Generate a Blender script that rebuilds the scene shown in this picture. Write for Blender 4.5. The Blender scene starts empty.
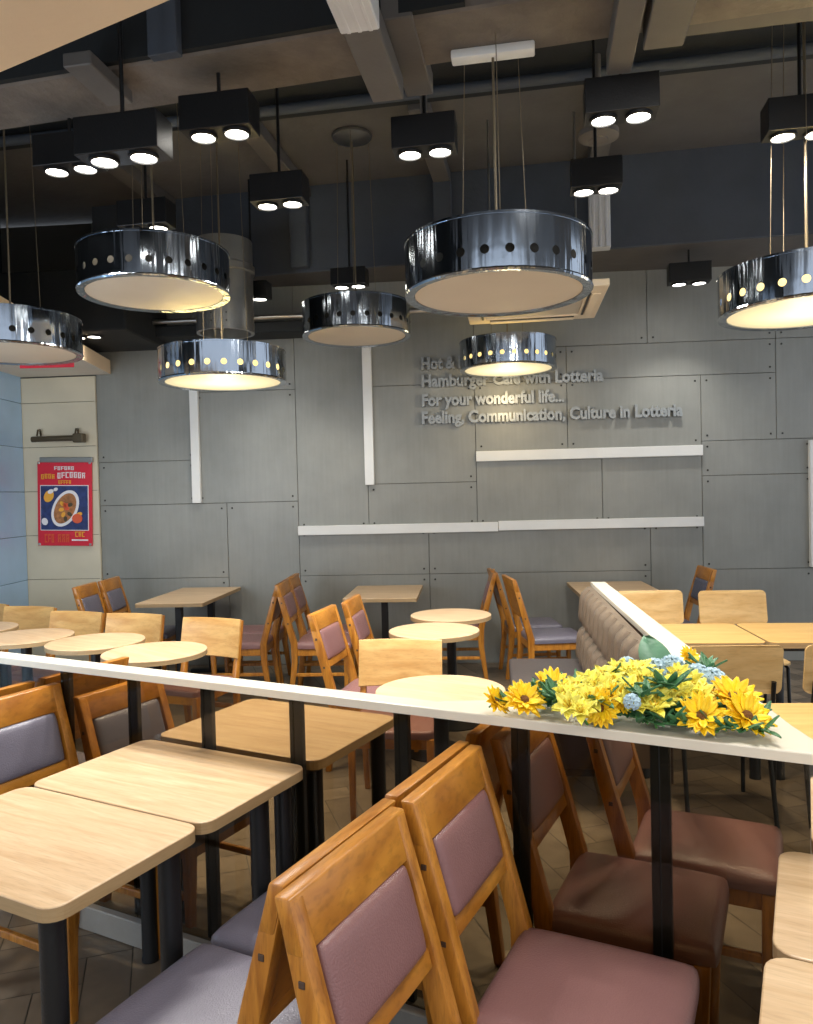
import bpy, bmesh, math, random
from mathutils import Vector, Matrix
S = bpy.context.scene
COL = S.collection
random.seed(7)
rad = math.radians

# ------------------------------------------------------------------ camera
H = 1.58
cam_d = bpy.data.cameras.new('camera'); cam = bpy.data.objects.new('camera', cam_d); COL.objects.link(cam)
cam_d.sensor_fit = 'VERTICAL'; cam_d.sensor_height = 36; cam_d.sensor_width = 36 * 813 / 1024
cam_d.lens = 770 / 1024 * 36; cam_d.clip_start = .05
PT, RL = rad(1.4), rad(1.4)
fw = Vector((0, math.cos(PT), -math.sin(PT))); up0 = Vector((0, math.sin(PT), math.cos(PT))); X0 = Vector((1, 0, 0))
rt = X0 * math.cos(RL) - up0 * math.sin(RL); up = X0 * math.sin(RL) + up0 * math.cos(RL)
m = Matrix((rt, up, -fw)).transposed().to_4x4(); m.translation = (0, 0, H)
cam.matrix_world = m
S.camera = cam

# ------------------------------------------------------------------ world and big lights
w = bpy.data.worlds.new('world'); S.world = w; w.use_nodes = True
w.node_tree.nodes['Background'].inputs[0].default_value = (.80, .88, 1.0, 1)
w.node_tree.nodes['Background'].inputs[1].default_value = .95
def area(name, loc, size, energy, color, rot=(0, 0, 0)):
    d = bpy.data.lights.new(name, 'AREA'); d.shape = 'RECTANGLE'; d.size, d.size_y = size
    d.energy = energy; d.color = color
    o = bpy.data.objects.new(name, d); COL.objects.link(o); o.location = loc; o.rotation_euler = rot
    return o
area('added_fill_light', (-.75, -.1, 2.37), (1.6, .5), 21, (1, .97, .92), (0, 0, rad(-27.5)))  # unseen fill added behind the camera for the foreground tables and chairs
area('added_fill_light', (.9, -.2, 2.37), (1.2, .5), 16, (1, .97, .92), (0, 0, rad(-27.5)))  # second added fill behind the camera, right-hand side
area('left_wall_fill', (-3.1, 2.0, 1.6), (1.0, 1.7), 45, (.80, .90, 1), (rad(90), 0, rad(8)))  # unseen cool light added to brighten the pale blue left wall
area('added_fill_light', (1.1, 1.9, 3.40), (.7, .7), 45, (1, .97, .92))  # unseen overhead fill, added to brighten the chairs behind the glass
S.view_settings.view_transform = 'Standard'; S.view_settings.look = 'None'
S.view_settings.exposure = 0.48; S.view_settings.gamma = 1; S.view_settings.use_curve_mapping = False
SPOT_W = 60

# ------------------------------------------------------------------ materials
def lin(c): return tuple((x / 255 / 12.92) if x / 255 <= .04045 else ((x / 255 + .055) / 1.055) ** 2.4 for x in c)
def newmat(name):
    mt = bpy.data.materials.new(name); mt.use_nodes = True
    return mt, mt.node_tree.nodes, mt.node_tree.links, mt.node_tree.nodes['Principled BSDF']
def plain(name, c, rough=.5, metal=0, bump=0, bscale=60, var=.0, vscale=6, spec=.5):
    mt, n, l, b = newmat(name)
    b.inputs['Base Color'].default_value = (*lin(c), 1); b.inputs['Roughness'].default_value = rough
    b.inputs['Metallic'].default_value = metal; b.inputs['Specular IOR Level'].default_value = spec
    tc = n.new('ShaderNodeTexCoord')
    if var:
        ns = n.new('ShaderNodeTexNoise'); ns.inputs['Scale'].default_value = vscale; ns.inputs['Detail'].default_value = 6
        l.new(tc.outputs['Object'], ns.inputs['Vector'])
        r = n.new('ShaderNodeValToRGB'); r.color_ramp.elements[0].position = .3; r.color_ramp.elements[1].position = .7
        r.color_ramp.elements[0].color = (*[x * (1 - var) for x in lin(c)], 1)
        r.color_ramp.elements[1].color = (*[min(1, x * (1 + var)) for x in lin(c)], 1)
        l.new(ns.outputs['Fac'], r.inputs[0]); l.new(r.outputs[0], b.inputs['Base Color'])
    if bump:
        ns2 = n.new('ShaderNodeTexNoise'); ns2.inputs['Scale'].default_value = bscale; ns2.inputs['Detail'].default_value = 4
        l.new(tc.outputs['Object'], ns2.inputs['Vector'])
        bp = n.new('ShaderNodeBump'); bp.inputs['Strength'].default_value = bump; bp.inputs['Distance'].default_value = .01
        l.new(ns2.outputs['Fac'], bp.inputs['Height']); l.new(bp.outputs[0], b.inputs['Normal'])
    return mt
def wood(name, c1, c2, stretch, rough=.35, scale=9, pores=.25):
    mt, n, l, b = newmat(name)
    tc = n.new('ShaderNodeTexCoord'); mp = n.new('ShaderNodeMapping'); mp.inputs['Scale'].default_value = stretch
    l.new(tc.outputs['Object'], mp.inputs['Vector'])
    oi = n.new('ShaderNodeObjectInfo'); ad = n.new('ShaderNodeVectorMath'); ad.operation = 'ADD'
    ml = n.new('ShaderNodeMath'); ml.operation = 'MULTIPLY'; ml.inputs[1].default_value = 37.0
    l.new(oi.outputs['Random'], ml.inputs[0]); l.new(mp.outputs[0], ad.inputs[0]); l.new(ml.outputs[0], ad.inputs[1])
    ns = n.new('ShaderNodeTexNoise'); ns.inputs['Scale'].default_value = scale; ns.inputs['Detail'].default_value = 5
    ns.inputs['Distortion'].default_value = .6; l.new(ad.outputs[0], ns.inputs['Vector'])
    r = n.new('ShaderNodeValToRGB'); r.color_ramp.elements[0].position = .32; r.color_ramp.elements[1].position = .68
    r.color_ramp.elements[0].color = (*lin(c2), 1); r.color_ramp.elements[1].color = (*lin(c1), 1)
    l.new(ns.outputs['Fac'], r.inputs[0])
    n2 = n.new('ShaderNodeTexNoise'); n2.inputs['Scale'].default_value = scale * 7; n2.inputs['Detail'].default_value = 3
    l.new(ad.outputs[0], n2.inputs['Vector'])
    r2 = n.new('ShaderNodeValToRGB'); r2.color_ramp.elements[0].position = .3; r2.color_ramp.elements[1].position = .5
    r2.color_ramp.elements[0].color = (1 - pores, 1 - pores, 1 - pores, 1); r2.color_ramp.elements[1].color = (1, 1, 1, 1)
    l.new(n2.outputs['Fac'], r2.inputs[0])
    mx = n.new('ShaderNodeMixRGB'); mx.blend_type = 'MULTIPLY'; mx.inputs[0].default_value = 1
    l.new(r.outputs[0], mx.inputs[1]); l.new(r2.outputs[0], mx.inputs[2]); l.new(mx.outputs[0], b.inputs['Base Color'])
    b.inputs['Roughness'].default_value = rough
    return mt
def emit(name, c, strength):
    mt, n, l, b = newmat(name)
    b.inputs['Base Color'].default_value = (*lin(c), 1)
    b.inputs['Emission Color'].default_value = (*lin(c), 1); b.inputs['Emission Strength'].default_value = strength
    return mt
M = {}
M['honey'] = wood('honey_wood', (192, 130, 48), (150, 92, 28), (1, 6, 1.2), .32, 5)
M['honey_v'] = wood('honey_wood_upright', (188, 126, 46), (144, 88, 26), (6, 6, .8), .32, 5)
M['ply'] = wood('plywood', (214, 172, 108), (188, 140, 78), (.8, 5, 5), .4, 4, .12)
M['ply_pale'] = wood('pale_plywood', (222, 186, 128), (202, 160, 98), (1, 5, 5), .45, 4, .1)
M['oak'] = wood('oak_laminate', (206, 178, 142), (184, 152, 114), (.8, 9, 9), .33, 4, .14)
M['oak_edge'] = wood('oak_edge_band', (166, 140, 102), (150, 124, 88), (.8, .8, 9), .45, 4, .1)
M['yellow_oak'] = wood('yellow_oak_laminate', (224, 182, 112), (206, 160, 90), (.8, 8, 8), .35, 4, .1)
M['mauve'] = plain('mauve_leatherette', (126, 90, 88), .33, 0, .18, 220, .06, 5)
M['lavender'] = plain('lavender_leatherette', (100, 96, 108), .33, 0, .18, 220, .06, 5)
M['navy'] = plain('slate_leatherette', (84, 86, 104), .42, 0, .25, 220, .06, 5)
M['taupe'] = plain('taupe_leatherette', (112, 97, 82), .28, 0, .2, 200, .06, 5)
M['bench_grey'] = plain('bench_grey_leatherette', (68, 62, 61), .45, 0, .2, 200, .06, 5)
M['black'] = plain('black_steel', (11, 11, 12), .4, 0, .1, 120)
M['slate'] = plain('dark_post_steel', (30, 36, 42), .35, 0, .05, 100)
M['brown_dark'] = plain('dark_brown_panel', (70, 52, 40), .5, 0, .1, 60, .1)
M['white_top'] = plain('cream_solid_surface', (214, 206, 188), .3, 0, 0, 0, .03, 12)
M['curb'] = plain('pale_concrete_curb', (150, 146, 138), .5, 0, .1, 60, .1)
M['white'] = plain('white_paint', (226, 226, 222), .45, 0, .05, 60, .03)
M['white_trunk'] = plain('white_coated_trunking', (206, 206, 206), .45, 0, .1, 60, .05)
M['beige'] = plain('beige_ceiling_paint', (240, 212, 174), .7, 0, .05, 60, .02)
M['soffit_white'] = plain('soffit_paint', (226, 216, 200), .7, 0, .05, 60, .02)
M['conc_ceil'] = plain('rough_ceiling_concrete', (104, 96, 88), .85, 0, .9, 24, .25, 5)
M['conc_smooth'] = plain('painted_ceiling_concrete', (88, 85, 82), .8, 0, .35, 16, .12, 3)
M['ceil_black'] = plain('matte_black_ceiling', (20, 24, 26), .8, 0, .2, 30, .1)
M['bluegrey'] = plain('blue_grey_beam_paint', (64, 70, 79), .75, 0, .2, 30, .12, 3)
M['grey_trunk'] = plain('grey_trunking', (92, 88, 84), .6, 0, .1, 50, .08)
M['duct'] = plain('galvanised_duct', (130, 130, 128), .35, .7, .1, 30, .1)
M['tilecream'] = plain('cream_wall_tile', (210, 200, 176), .18, 0, .02, 10, .08, 2)
M['tileblue'] = plain('pale_blue_wall_tile', (172, 206, 238), .16, 0, .02, 10, .08, 2)
M['grout'] = plain('dark_grout', (84, 82, 76), .8)
M['steel'] = plain('brushed_steel', (176, 174, 168), .3, 1, .05, 90)
M['letter'] = plain('grey_metal_letter', (150, 153, 152), .35, .4)
M['bolt'] = plain('dark_bolt', (60, 58, 54), .45, .6)
M['lens'] = emit('spot_lens', (255, 250, 240), 14)
M['cream'] = plain('cream_plastic', (232, 214, 184), .5, 0, .02, 40, .03)
M['diff_off'] = plain('opal_diffuser', (206, 194, 174), .45, 0, 0, 0, .03, 4)
M['inside'] = plain('lamp_inner_drum', (60, 54, 44), .5)
M['wire'] = plain('steel_cable', (120, 108, 88), .45, .6)
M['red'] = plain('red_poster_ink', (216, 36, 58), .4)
M['pblue'] = plain('navy_poster_ink', (44, 58, 108), .4, 0, 0, 0, .35, 20)
M['pwhite'] = plain('white_poster_ink', (240, 236, 236), .4)
M['pyellow'] = plain('yellow_poster_ink', (244, 176, 60), .4)
M['porange'] = plain('orange_poster_ink', (228, 96, 58), .4)
M['pfood'] = plain('fried_food_ink', (170, 112, 66), .6, 0, 0, 0, .4, 30)
M['glossgrey'] = plain('grey_clip_rail', (150, 150, 146), .35, .6)
M['bronze'] = plain('bronze_lamp_metal', (96, 84, 64), .35, .6)

def wall_material():
    mt, n, l, b = newmat('cement_board')
    tc = n.new('ShaderNodeTexCoord')
    ns = n.new('ShaderNodeTexNoise'); ns.inputs['Scale'].default_value = 1.6; ns.inputs['Detail'].default_value = 8; ns.inputs['Roughness'].default_value = .6
    l.new(tc.outputs['Object'], ns.inputs['Vector'])
    mp = n.new('ShaderNodeMapping'); mp.inputs['Scale'].default_value = (18, 18, 1.2); l.new(tc.outputs['Object'], mp.inputs['Vector'])
    n2 = n.new('ShaderNodeTexNoise'); n2.inputs['Scale'].default_value = 2; n2.inputs['Detail'].default_value = 4; l.new(mp.outputs[0], n2.inputs['Vector'])
    ad = n.new('ShaderNodeMath'); ad.operation = 'MULTIPLY_ADD'; ad.inputs[1].default_value = .3
    l.new(n2.outputs['Fac'], ad.inputs[0]); l.new(ns.outputs['Fac'], ad.inputs[2])
    r = n.new('ShaderNodeValToRGB'); r.color_ramp.elements[0].position = .4; r.color_ramp.elements[1].position = .95
    r.color_ramp.elements[0].color = (*lin((126, 127, 121)), 1); r.color_ramp.elements[1].color = (*lin((150, 150, 143)), 1)
    l.new(ad.outputs[0], r.inputs[0]); l.new(r.outputs[0], b.inputs['Base Color'])
    b.inputs['Roughness'].default_value = .42
    bp = n.new('ShaderNodeBump'); bp.inputs['Strength'].default_value = .12; bp.inputs['Distance'].default_value = .01
    l.new(ns.outputs['Fac'], bp.inputs['Height']); l.new(bp.outputs[0], b.inputs['Normal'])
    return mt
M['cement'] = wall_material()
def floor_material():
    mt, n, l, b = newmat('wood_look_floor_tile')
    at = n.new('ShaderNodeAttribute'); at.attribute_name = 'tone'
    tc = n.new('ShaderNodeTexCoord')
    ns = n.new('ShaderNodeTexNoise'); ns.inputs['Scale'].default_value = 14; ns.inputs['Detail'].default_value = 5; l.new(tc.outputs['Object'], ns.inputs['Vector'])
    r = n.new('ShaderNodeValToRGB'); r.color_ramp.elements[0].position = .0; r.color_ramp.elements[1].position = 1
    r.color_ramp.elements[0].color = (*lin((66, 57, 47)), 1); r.color_ramp.elements[1].color = (*lin((138, 122, 102)), 1)
    ad = n.new('ShaderNodeMath'); ad.operation = 'MULTIPLY_ADD'; ad.inputs[1].default_value = .5
    l.new(ns.outputs['Fac'], ad.inputs[0]); l.new(at.outputs['Fac'], ad.inputs[2])
    l.new(ad.outputs[0], r.inputs[0]); l.new(r.outputs[0], b.inputs['Base Color']); b.inputs['Roughness'].default_value = .38
    return mt
M['floor'] = floor_material()
def glass_material():
    mt, n, l, b = newmat('smoked_glass'); n.remove(b)
    tr = n.new('ShaderNodeBsdfTransparent'); tr.inputs[0].default_value = (.67, .61, .50, 1)
    gl = n.new('ShaderNodeBsdfGlossy'); gl.inputs['Roughness'].default_value = .02; gl.inputs[0].default_value = (.9, .9, .9, 1)
    fr = n.new('ShaderNodeFresnel'); fr.inputs[0].default_value = 1.35
    mx = n.new('ShaderNodeMixShader'); gm = n.new('ShaderNodeNewGeometry'); iv = n.new('ShaderNodeMath'); iv.operation = 'SUBTRACT'; iv.inputs[0].default_value = 1; l.new(gm.outputs['Backfacing'], iv.inputs[1])
    mu = n.new('ShaderNodeMath'); mu.operation = 'MULTIPLY'; l.new(fr.outputs[0], mu.inputs[0]); l.new(iv.outputs[0], mu.inputs[1])
    l.new(mu.outputs[0], mx.inputs[0]); l.new(tr.outputs[0], mx.inputs[1]); l.new(gl.outputs[0], mx.inputs[2])
    l.new(mx.outputs[0], n['Material Output'].inputs[0])
    return mt
M['glass'] = glass_material()
def drum_material():
    mt, n, l, b = newmat('mirror_film_drum')
    b.inputs['Base Color'].default_value = (.34, .38, .43, 1); b.inputs['Metallic'].default_value = 1; b.inputs['Roughness'].default_value = .12
    tc = n.new('ShaderNodeTexCoord'); mp = n.new('ShaderNodeMapping'); mp.inputs['Scale'].default_value = (9, 9, .6)
    l.new(tc.outputs['Object'], mp.inputs['Vector'])
    ns = n.new('ShaderNodeTexNoise'); ns.inputs['Scale'].default_value = 2.2; ns.inputs['Detail'].default_value = 2; l.new(mp.outputs[0], ns.inputs['Vector'])
    bp = n.new('ShaderNodeBump'); bp.inputs['Strength'].default_value = .35; bp.inputs['Distance'].default_value = .02
    l.new(ns.outputs['Fac'], bp.inputs['Height']); l.new(bp.outputs[0], b.inputs['Normal'])
    return mt
M['drum'] = drum_material()
def lit_diffuser():
    mt, n, l, b = newmat('lit_opal_diffuser')
    tc = n.new('ShaderNodeTexCoord'); ln = n.new('ShaderNodeVectorMath'); ln.operation = 'LENGTH'
    l.new(tc.outputs['Object'], ln.inputs[0])
    mr = n.new('ShaderNodeMapRange'); mr.inputs['From Min'].default_value = .03; mr.inputs['From Max'].default_value = .36
    mr.inputs['To Min'].default_value = .85; mr.inputs['To Max'].default_value = .42; l.new(ln.outputs['Value'], mr.inputs['Value'])
    b.inputs['Base Color'].default_value = (.4, .36, .28, 1)
    b.inputs['Emission Color'].default_value = (1, .84, .47, 1); l.new(mr.outputs[0], b.inputs['Emission Strength'])
    return mt
M['diff_on'] = lit_diffuser()
M['inside_on'] = emit('lit_lamp_inner_drum', (255, 226, 150), .8)
M['sun_petal'] = plain('sunflower_petal', (255, 204, 20), .55, 0, 0, 0, .12, 30)
M['sun_core'] = plain('sunflower_core', (112, 70, 20), .8, 0, .8, 200, .3, 60)
M['lily'] = plain('yellow_lily_petal', (244, 232, 96), .5, 0, 0, 0, .12, 30)
M['lily_core'] = plain('lily_stamen', (206, 170, 30), .6)
M['hydra'] = plain('pale_blue_petal', (178, 204, 216), .6, 0, 0, 0, .12, 30)
M['leaf'] = plain('artificial_leaf', (62, 112, 70), .5, 0, .2, 60, .25, 20)
M['leaf_big'] = plain('large_leaf', (92, 134, 104), .5, 0, .2, 40, .15, 12)
M['stem'] = plain('green_stem', (70, 120, 50), .6)

# ------------------------------------------------------------------ helpers
def obj(name, bm, mat, parent=None, smooth=False, mats=None):
    me = bpy.data.meshes.new(name)
    bmesh.ops.recalc_face_normals(bm, faces=bm.faces[:])
    bm.to_mesh(me); bm.free()
    for k in (mats or [mat]): me.materials.append(k)
    if smooth:
        for p in me.polygons: p.use_smooth = True
        me.set_sharp_from_angle(angle=rad(40))
    o = bpy.data.objects.new(name, me); COL.objects.link(o)
    if parent: o.parent = parent
    return o
def thing(name, label, cat, loc=(0, 0, 0), rz=0, group=None):
    o = bpy.data.objects.new(name, None); COL.objects.link(o); o.empty_display_size = .1
    o.location = loc; o.rotation_euler = (0, 0, rz)
    tag(o, label, cat, group); return o
def tag(o, label, cat, group=None):
    o['label'] = label; o['category'] = cat
    if group: o['group'] = group
    return o
def struct(name, bm, mat, mats=None, smooth=False):
    o = obj(name, bm, mat, None, smooth, mats); o['kind'] = 'structure'; return o
def dup(root, loc, rz, label, group=None):
    r = root.copy(); COL.objects.link(r); r.location = loc; r.rotation_euler = (0, 0, rz); r['label'] = label
    if group: r['group'] = group
    for ch in list(root.children):
        c = ch.copy(); COL.objects.link(c); c.parent = r
        for g in list(ch.children):
            d = g.copy(); COL.objects.link(d); d.parent = c
    return r
def bevel(bm, geom_edges, w_, seg=2):
    bmesh.ops.bevel(bm, geom=geom_edges, offset=w_, segments=seg, profile=.5, affect='EDGES')
def box(bm, c, s, bev=0, seg=2, mat4=None, mi=0):
    t = bmesh.new(); bmesh.ops.create_cube(t, size=1)
    for v in t.verts: v.co = Vector((v.co.x * s[0], v.co.y * s[1], v.co.z * s[2]))
    if bev: bevel(t, t.edges[:], bev, seg)
    for v in t.verts:
        v.co = v.co + Vector(c)
        if mat4: v.co = mat4 @ v.co
    for f in t.faces: f.material_index = mi
    merge(bm, t)
def merge(bm, t):
    me = bpy.data.meshes.new('tmp'); t.to_mesh(me); t.free(); bm.from_mesh(me); bpy.data.meshes.remove(me)
def bar(bm, pts, bev=.004):
    """pts: list of (centre, sx, sy) cross sections stacked roughly along z."""
    t = bmesh.new(); rings = []
    for (c, sx, sy) in pts:
        c = Vector(c)
        rings.append([t.verts.new(c + Vector((a * sx / 2, b * sy / 2, 0))) for a, b in ((-1, -1), (1, -1), (1, 1), (-1, 1))])
    for r0, r1 in zip(rings, rings[1:]):
        for i in range(4): t.faces.new((r0[i], r0[(i + 1) % 4], r1[(i + 1) % 4], r1[i]))
    t.faces.new(rings[0][::-1]); t.faces.new(rings[-1])
    bmesh.ops.recalc_face_normals(t, faces=t.faces[:])
    if bev: bevel(t, t.edges[:], bev, 2)
    merge(bm, t)
def tube(bm, pts, r, n=8, closed=False):
    pts = [Vector(p) for p in pts]; t = bmesh.new(); rings = []
    nrm = None
    for i, p in enumerate(pts):
        a = pts[max(i - 1, 0)]; b = pts[min(i + 1, len(pts) - 1)]
        d = (b - a).normalized()
        if nrm is None:
            nrm = d.orthogonal().normalized()
        else:
            nrm = (nrm - d * nrm.dot(d)).normalized()
        bi = d.cross(nrm)
        rr = r[i] if isinstance(r, (list, tuple)) else r
        rings.append([t.verts.new(p + (nrm * math.cos(2 * math.pi * k / n) + bi * math.sin(2 * math.pi * k / n)) * rr) for k in range(n)])
    for r0, r1 in zip(rings, rings[1:]):
        for k in range(n): t.faces.new((r0[k], r0[(k + 1) % n], r1[(k + 1) % n], r1[k]))
    t.faces.new(rings[0][::-1]); t.faces.new(rings[-1]); merge(bm, t)
def lathe(bm, prof, n=32, c=(0, 0, 0), mi=0):
    t = bmesh.new(); rings = []
    for (r, z) in prof:
        rings.append([t.verts.new((c[0] + r * math.cos(2 * math.pi * k / n), c[1] + r * math.sin(2 * math.pi * k / n), c[2] + z)) for k in range(n)] if r > 1e-6 else [t.verts.new((c[0], c[1], c[2] + z))])
    for a, b in zip(rings, rings[1:]):
        if len(a) == 1 and len(b) == 1: continue
        for k in range(n):
            k2 = (k + 1) % n
            if len(a) == 1: t.faces.new((a[0], b[k], b[k2]))
            elif len(b) == 1: t.faces.new((a[k], a[k2], b[0]))
            else: t.faces.new((a[k], a[k2], b[k2], b[k]))
    for f in t.faces: f.material_index = mi
    merge(bm, t)
def prism(bm, poly, z0, z1, bev=0, seg=2, side_mi=0):
    t = bmesh.new()
    lo = [t.verts.new((x, y, z0)) for x, y in poly]; hi = [t.verts.new((x, y, z1)) for x, y in poly]
    n = len(poly)
    for i in range(n):
        f = t.faces.new((lo[i], lo[(i + 1) % n], hi[(i + 1) % n], hi[i])); f.material_index = side_mi
    t.faces.new(lo[::-1]); ft = t.faces.new(hi)
    bmesh.ops.recalc_face_normals(t, faces=t.faces[:])
    if bev: bevel(t, [e for e in ft.edges], bev, seg)
    merge(bm, t)
def rrect(w_, d_, r, n=5):
    out = []
    for cx, cy, a0 in ((w_ / 2 - r, d_ / 2 - r, 0), (-w_ / 2 + r, d_ / 2 - r, 90), (-w_ / 2 + r, -d_ / 2 + r, 180), (w_ / 2 - r, -d_ / 2 + r, 270)):
        for k in range(n + 1):
            a = rad(a0 + 90 * k / n); out.append((cx + r * math.cos(a), cy + r * math.sin(a)))
    return out
def bx(c, s, bev=0, mat4=None):
    b = bmesh.new(); box(b, c, s, bev, 2, mat4); return b
A0 = rad(-27.5); E1 = Vector((math.cos(A0), math.sin(A0), 0)); E2 = Vector((-math.sin(A0), math.cos(A0), 0))
def g(a, b, z=0): return E1 * a + E2 * b + Vector((0, 0, z))
WY, WK = 7.1, -.077                    # back wall line  Y = WY + WK*X
WA = math.atan(WK); WD = Vector((math.cos(WA), math.sin(WA), 0)); WN = Vector((math.sin(WA), -math.cos(WA), 0))   # WN points into the room
def wp(s, z=0, off=0): return Vector((0, WY, 0)) + WD * s + WN * off + Vector((0, 0, z))
WM = Matrix.Translation((0, WY, 0)) @ Matrix.Rotation(WA, 4, 'Z')    # local x along the wall, -y into the room

# ------------------------------------------------------------------ floor
def make_floor():
    b = bmesh.new(); tone = b.faces.layers.float.new('tone')
    x0, x1, y0, y1 = -5.5, 5.6, -2.2, 8.2
    vs = [b.verts.new(p) for p in ((x0, y0, -.004), (x1, y0, -.004), (x1, y1, -.004), (x0, y1, -.004))]
    f = b.faces.new(vs); f.material_index = 1
    L, W = .60, .15; rot = Matrix.Rotation(rad(17.5), 3, 'Z'); gp = .002
    rnd = random.Random(3)
    def tile(px, py, lx, ly):
        pts = [rot @ Vector((px + dx, py + dy, 0)) for dx, dy in ((gp, gp), (lx - gp, gp), (lx - gp, ly - gp), (gp, ly - gp))]
        c = sum(pts, Vector()) / 4
        if not (-4.2 < c.x < 5.0 and .4 < c.y < 7.6): return
        ff = b.faces.new([b.verts.new(p) for p in pts]); ff[tone] = rnd.uniform(.0, .55)
    # herringbone lattice: horizontal and vertical planks
    for i in range(-60, 60):
        for j in range(-14, 14):
            ox = i * W + j * 2 * L * 0 + j * (L + W) * 0
            ox, oy = i * W + j * L, i * W - j * L
            tile(ox, oy, L, W)
            tile(ox + L - 0, oy - L + W, W, L) if False else tile(ox, oy + W, W, L)
    # planks of a herringbone repeat with period (W, W) along the diagonal and (L, -L) across
    me = bpy.data.meshes.new('floor'); b.to_mesh(me); b.free()
    me.materials.append(M['floor']); me.materials.append(M['grout'])
    o = bpy.data.objects.new('floor', me); COL.objects.link(o); o['kind'] = 'structure'
make_floor()

# ------------------------------------------------------------------ back wall (cement boards)
def make_wall():
    b = bmesh.new()
    box(b, (.6, .10, 2.1), (9.0, .17, 4.2), 0, 2, WM, 1)
    # u along the wall (from image), panels as (u0,u1,z0,z1)
    V = dict(a=-2.92, b=-1.97, c=-1.69, d=-1.01, e=-.35, f=.20, g=.65, h=1.48, i=1.78, j=2.2, k=2.66, l=3.31, m=3.62, n=5.05)
    Z = dict(q=0, r=.83, s=1.26, t=1.53, u=1.67, v=1.94, w=1.98, x=2.57, y=2.87, z=4.2)
    P = []
    def p(a, c, z0, z1): P.append((V[a], V[c], Z[z0], Z[z1]))
    p('a','b','v','z'); p('a','b','t','v'); p('b','d','t','x'); p('b','d','x','z')
    p('a','c','q','r'); p('a','c','r','t'); p('c','d','q','t')
    p('d','e','s','z'); p('e','g','s','u'); p('e','g','u','x'); p('e','g','x','z')
    p('d','f','r','s'); p('f','j','r','s'); p('d','f','q','r'); p('f','j','q','r'); p('j','k','q','s')
    p('g','i','s','v'); p('i','k','s','v')
    p('g','h','v','x'); p('h','k','v','x'); p('g','h','x','y'); p('h','l','x','y'); p('g','j','y','z'); p('j','l','y','z')
    p('k','m','r','u'); p('k','m','u','w'); p('k','l','w','x'); p('l','n','w','y'); p('l','n','y','z'); p('k','m','q','r'); p('m','n','q','r'); p('m','n','r','w')
    for (u0, u1, z0, z1) in P:
        gp = .0022
        box(b, ((u0 + u1) / 2, .008, (z0 + z1) / 2), (u1 - u0 - 2 * gp, .016, z1 - z0 - 2 * gp), .002, 1, WM, 0)
        if u1 - u0 > .4:
            for cu in (u0 + .05, u1 - .05):
                for cz in (z0 + .05, z1 - .05):
                    if .6 < cz < 3.0: box(b, (cu, -.002, cz), (.016, .008, .016), .003, 1, WM, 2)
    struct('wall_back', b, None, [M['cement'], M['grout'], M['bolt']])
make_wall()
# white batten trims on the wall: (u0,u1,z0,z1)
def trim(n, u0, u1, z0, z1, off=.045):
    b = bmesh.new(); box(b, ((u0 + u1) / 2, -off / 2, (z0 + z1) / 2), (u1 - u0, off, z1 - z0), .004, 2, WM)
    struct('trim_%d' % n, b, M['white'])
trim(1, -2.005, -1.925, 1.535, 2.75)
trim(2, -.372, -.288, 1.665, 2.95)
trim(3, -1.01, .835, 1.212, 1.298)
trim(4, .84, 2.66, 1.220, 1.306)
trim(5, .65, 2.66, 1.852, 1.945)
trim(6, 3.575, 3.665, .84, 1.962)

# left end of the back wall: cream tiled pier, pale blue tiled side wall
def tiled(name, u0, u1, z0, z1, tw, th, mat, mat4, off):
    b = bmesh.new(); box(b, ((u0 + u1) / 2, off / 2 + .01, (z0 + z1) / 2), (u1 - u0, .02 - 0, z1 - z0), 0, 2, mat4, 1)
    nz = int(math.ceil((z1 - z0) / th)); nu = int(math.ceil((u1 - u0) / tw))
    for i in range(nu):
        for k in range(nz):
            a0, a1 = u0 + i * tw, min(u0 + (i + 1) * tw, u1); c0, c1 = z0 + k * th, min(z0 + (k + 1) * th, z1)
            box(b, ((a0 + a1) / 2, off / 2 - .012, (c0 + c1) / 2), (a1 - a0 - .004, .024, c1 - c0 - .004), .002, 1, mat4, 0)
    struct(name, b, None, [mat, M['grout']])
tiled('wall_pier', -3.66, -2.925, 0, 2.76, .735, .42, M['tilecream'], WM, 0)
LM = Matrix.Translation((-3.66, WY + .2, 0)) @ Matrix.Rotation(rad(90), 4, 'Z')     # local x = world +Y, -y = world +X
b = bmesh.new(); box(b, (-3.85, 3.6, 3.55), (.1, 7.6, 1.5)); struct('wall_left', b, M['ceil_black'])
tiled('wall_left', -5.2, .05, 0, 2.78, .9, .42, M['tileblue'], LM, 0)

# ------------------------------------------------------------------ ceiling structure
CA = rad(-10); CM = Matrix.Rotation(CA, 4, 'Z')        # local x along beams, y away
def cbox(name, x0, x1, y0, y1, z0, z1, mat, bev=.006, mats=None):
    b = bmesh.new(); box(b, ((x0 + x1) / 2, (y0 + y1) / 2, (z0 + z1) / 2), (x1 - x0, y1 - y0, z1 - z0), bev, 1, CM)
    return struct(name, b, mat, mats)
b = bmesh.new(); box(b, (.3, 2.9, 4.34), (11.4, 10.6, .16)); struct('ceiling', b, M['conc_smooth'])
# concrete cross beam: soffit rough concrete, the left half of its near face covered by a thin black board
BM = Matrix.Rotation(rad(-13), 4, 'Z')
b = bmesh.new(); box(b, (.6, 3.28, 3.88), (9.0, .36, .76), .01, 1, BM, 0); struct('ceiling_beam', b, M['conc_ceil'])
b = bmesh.new(); box(b, (-2.85, 3.083, 3.885), (4.85, .03, .75), 0, 1, BM, 0); struct('ceiling_fascia', b, M['ceil_black'])
cbox('ceiling_drop_panel', .64, 4.6, 2.1, 3.56, 3.53, 4.26, M['conc_smooth'])
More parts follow.
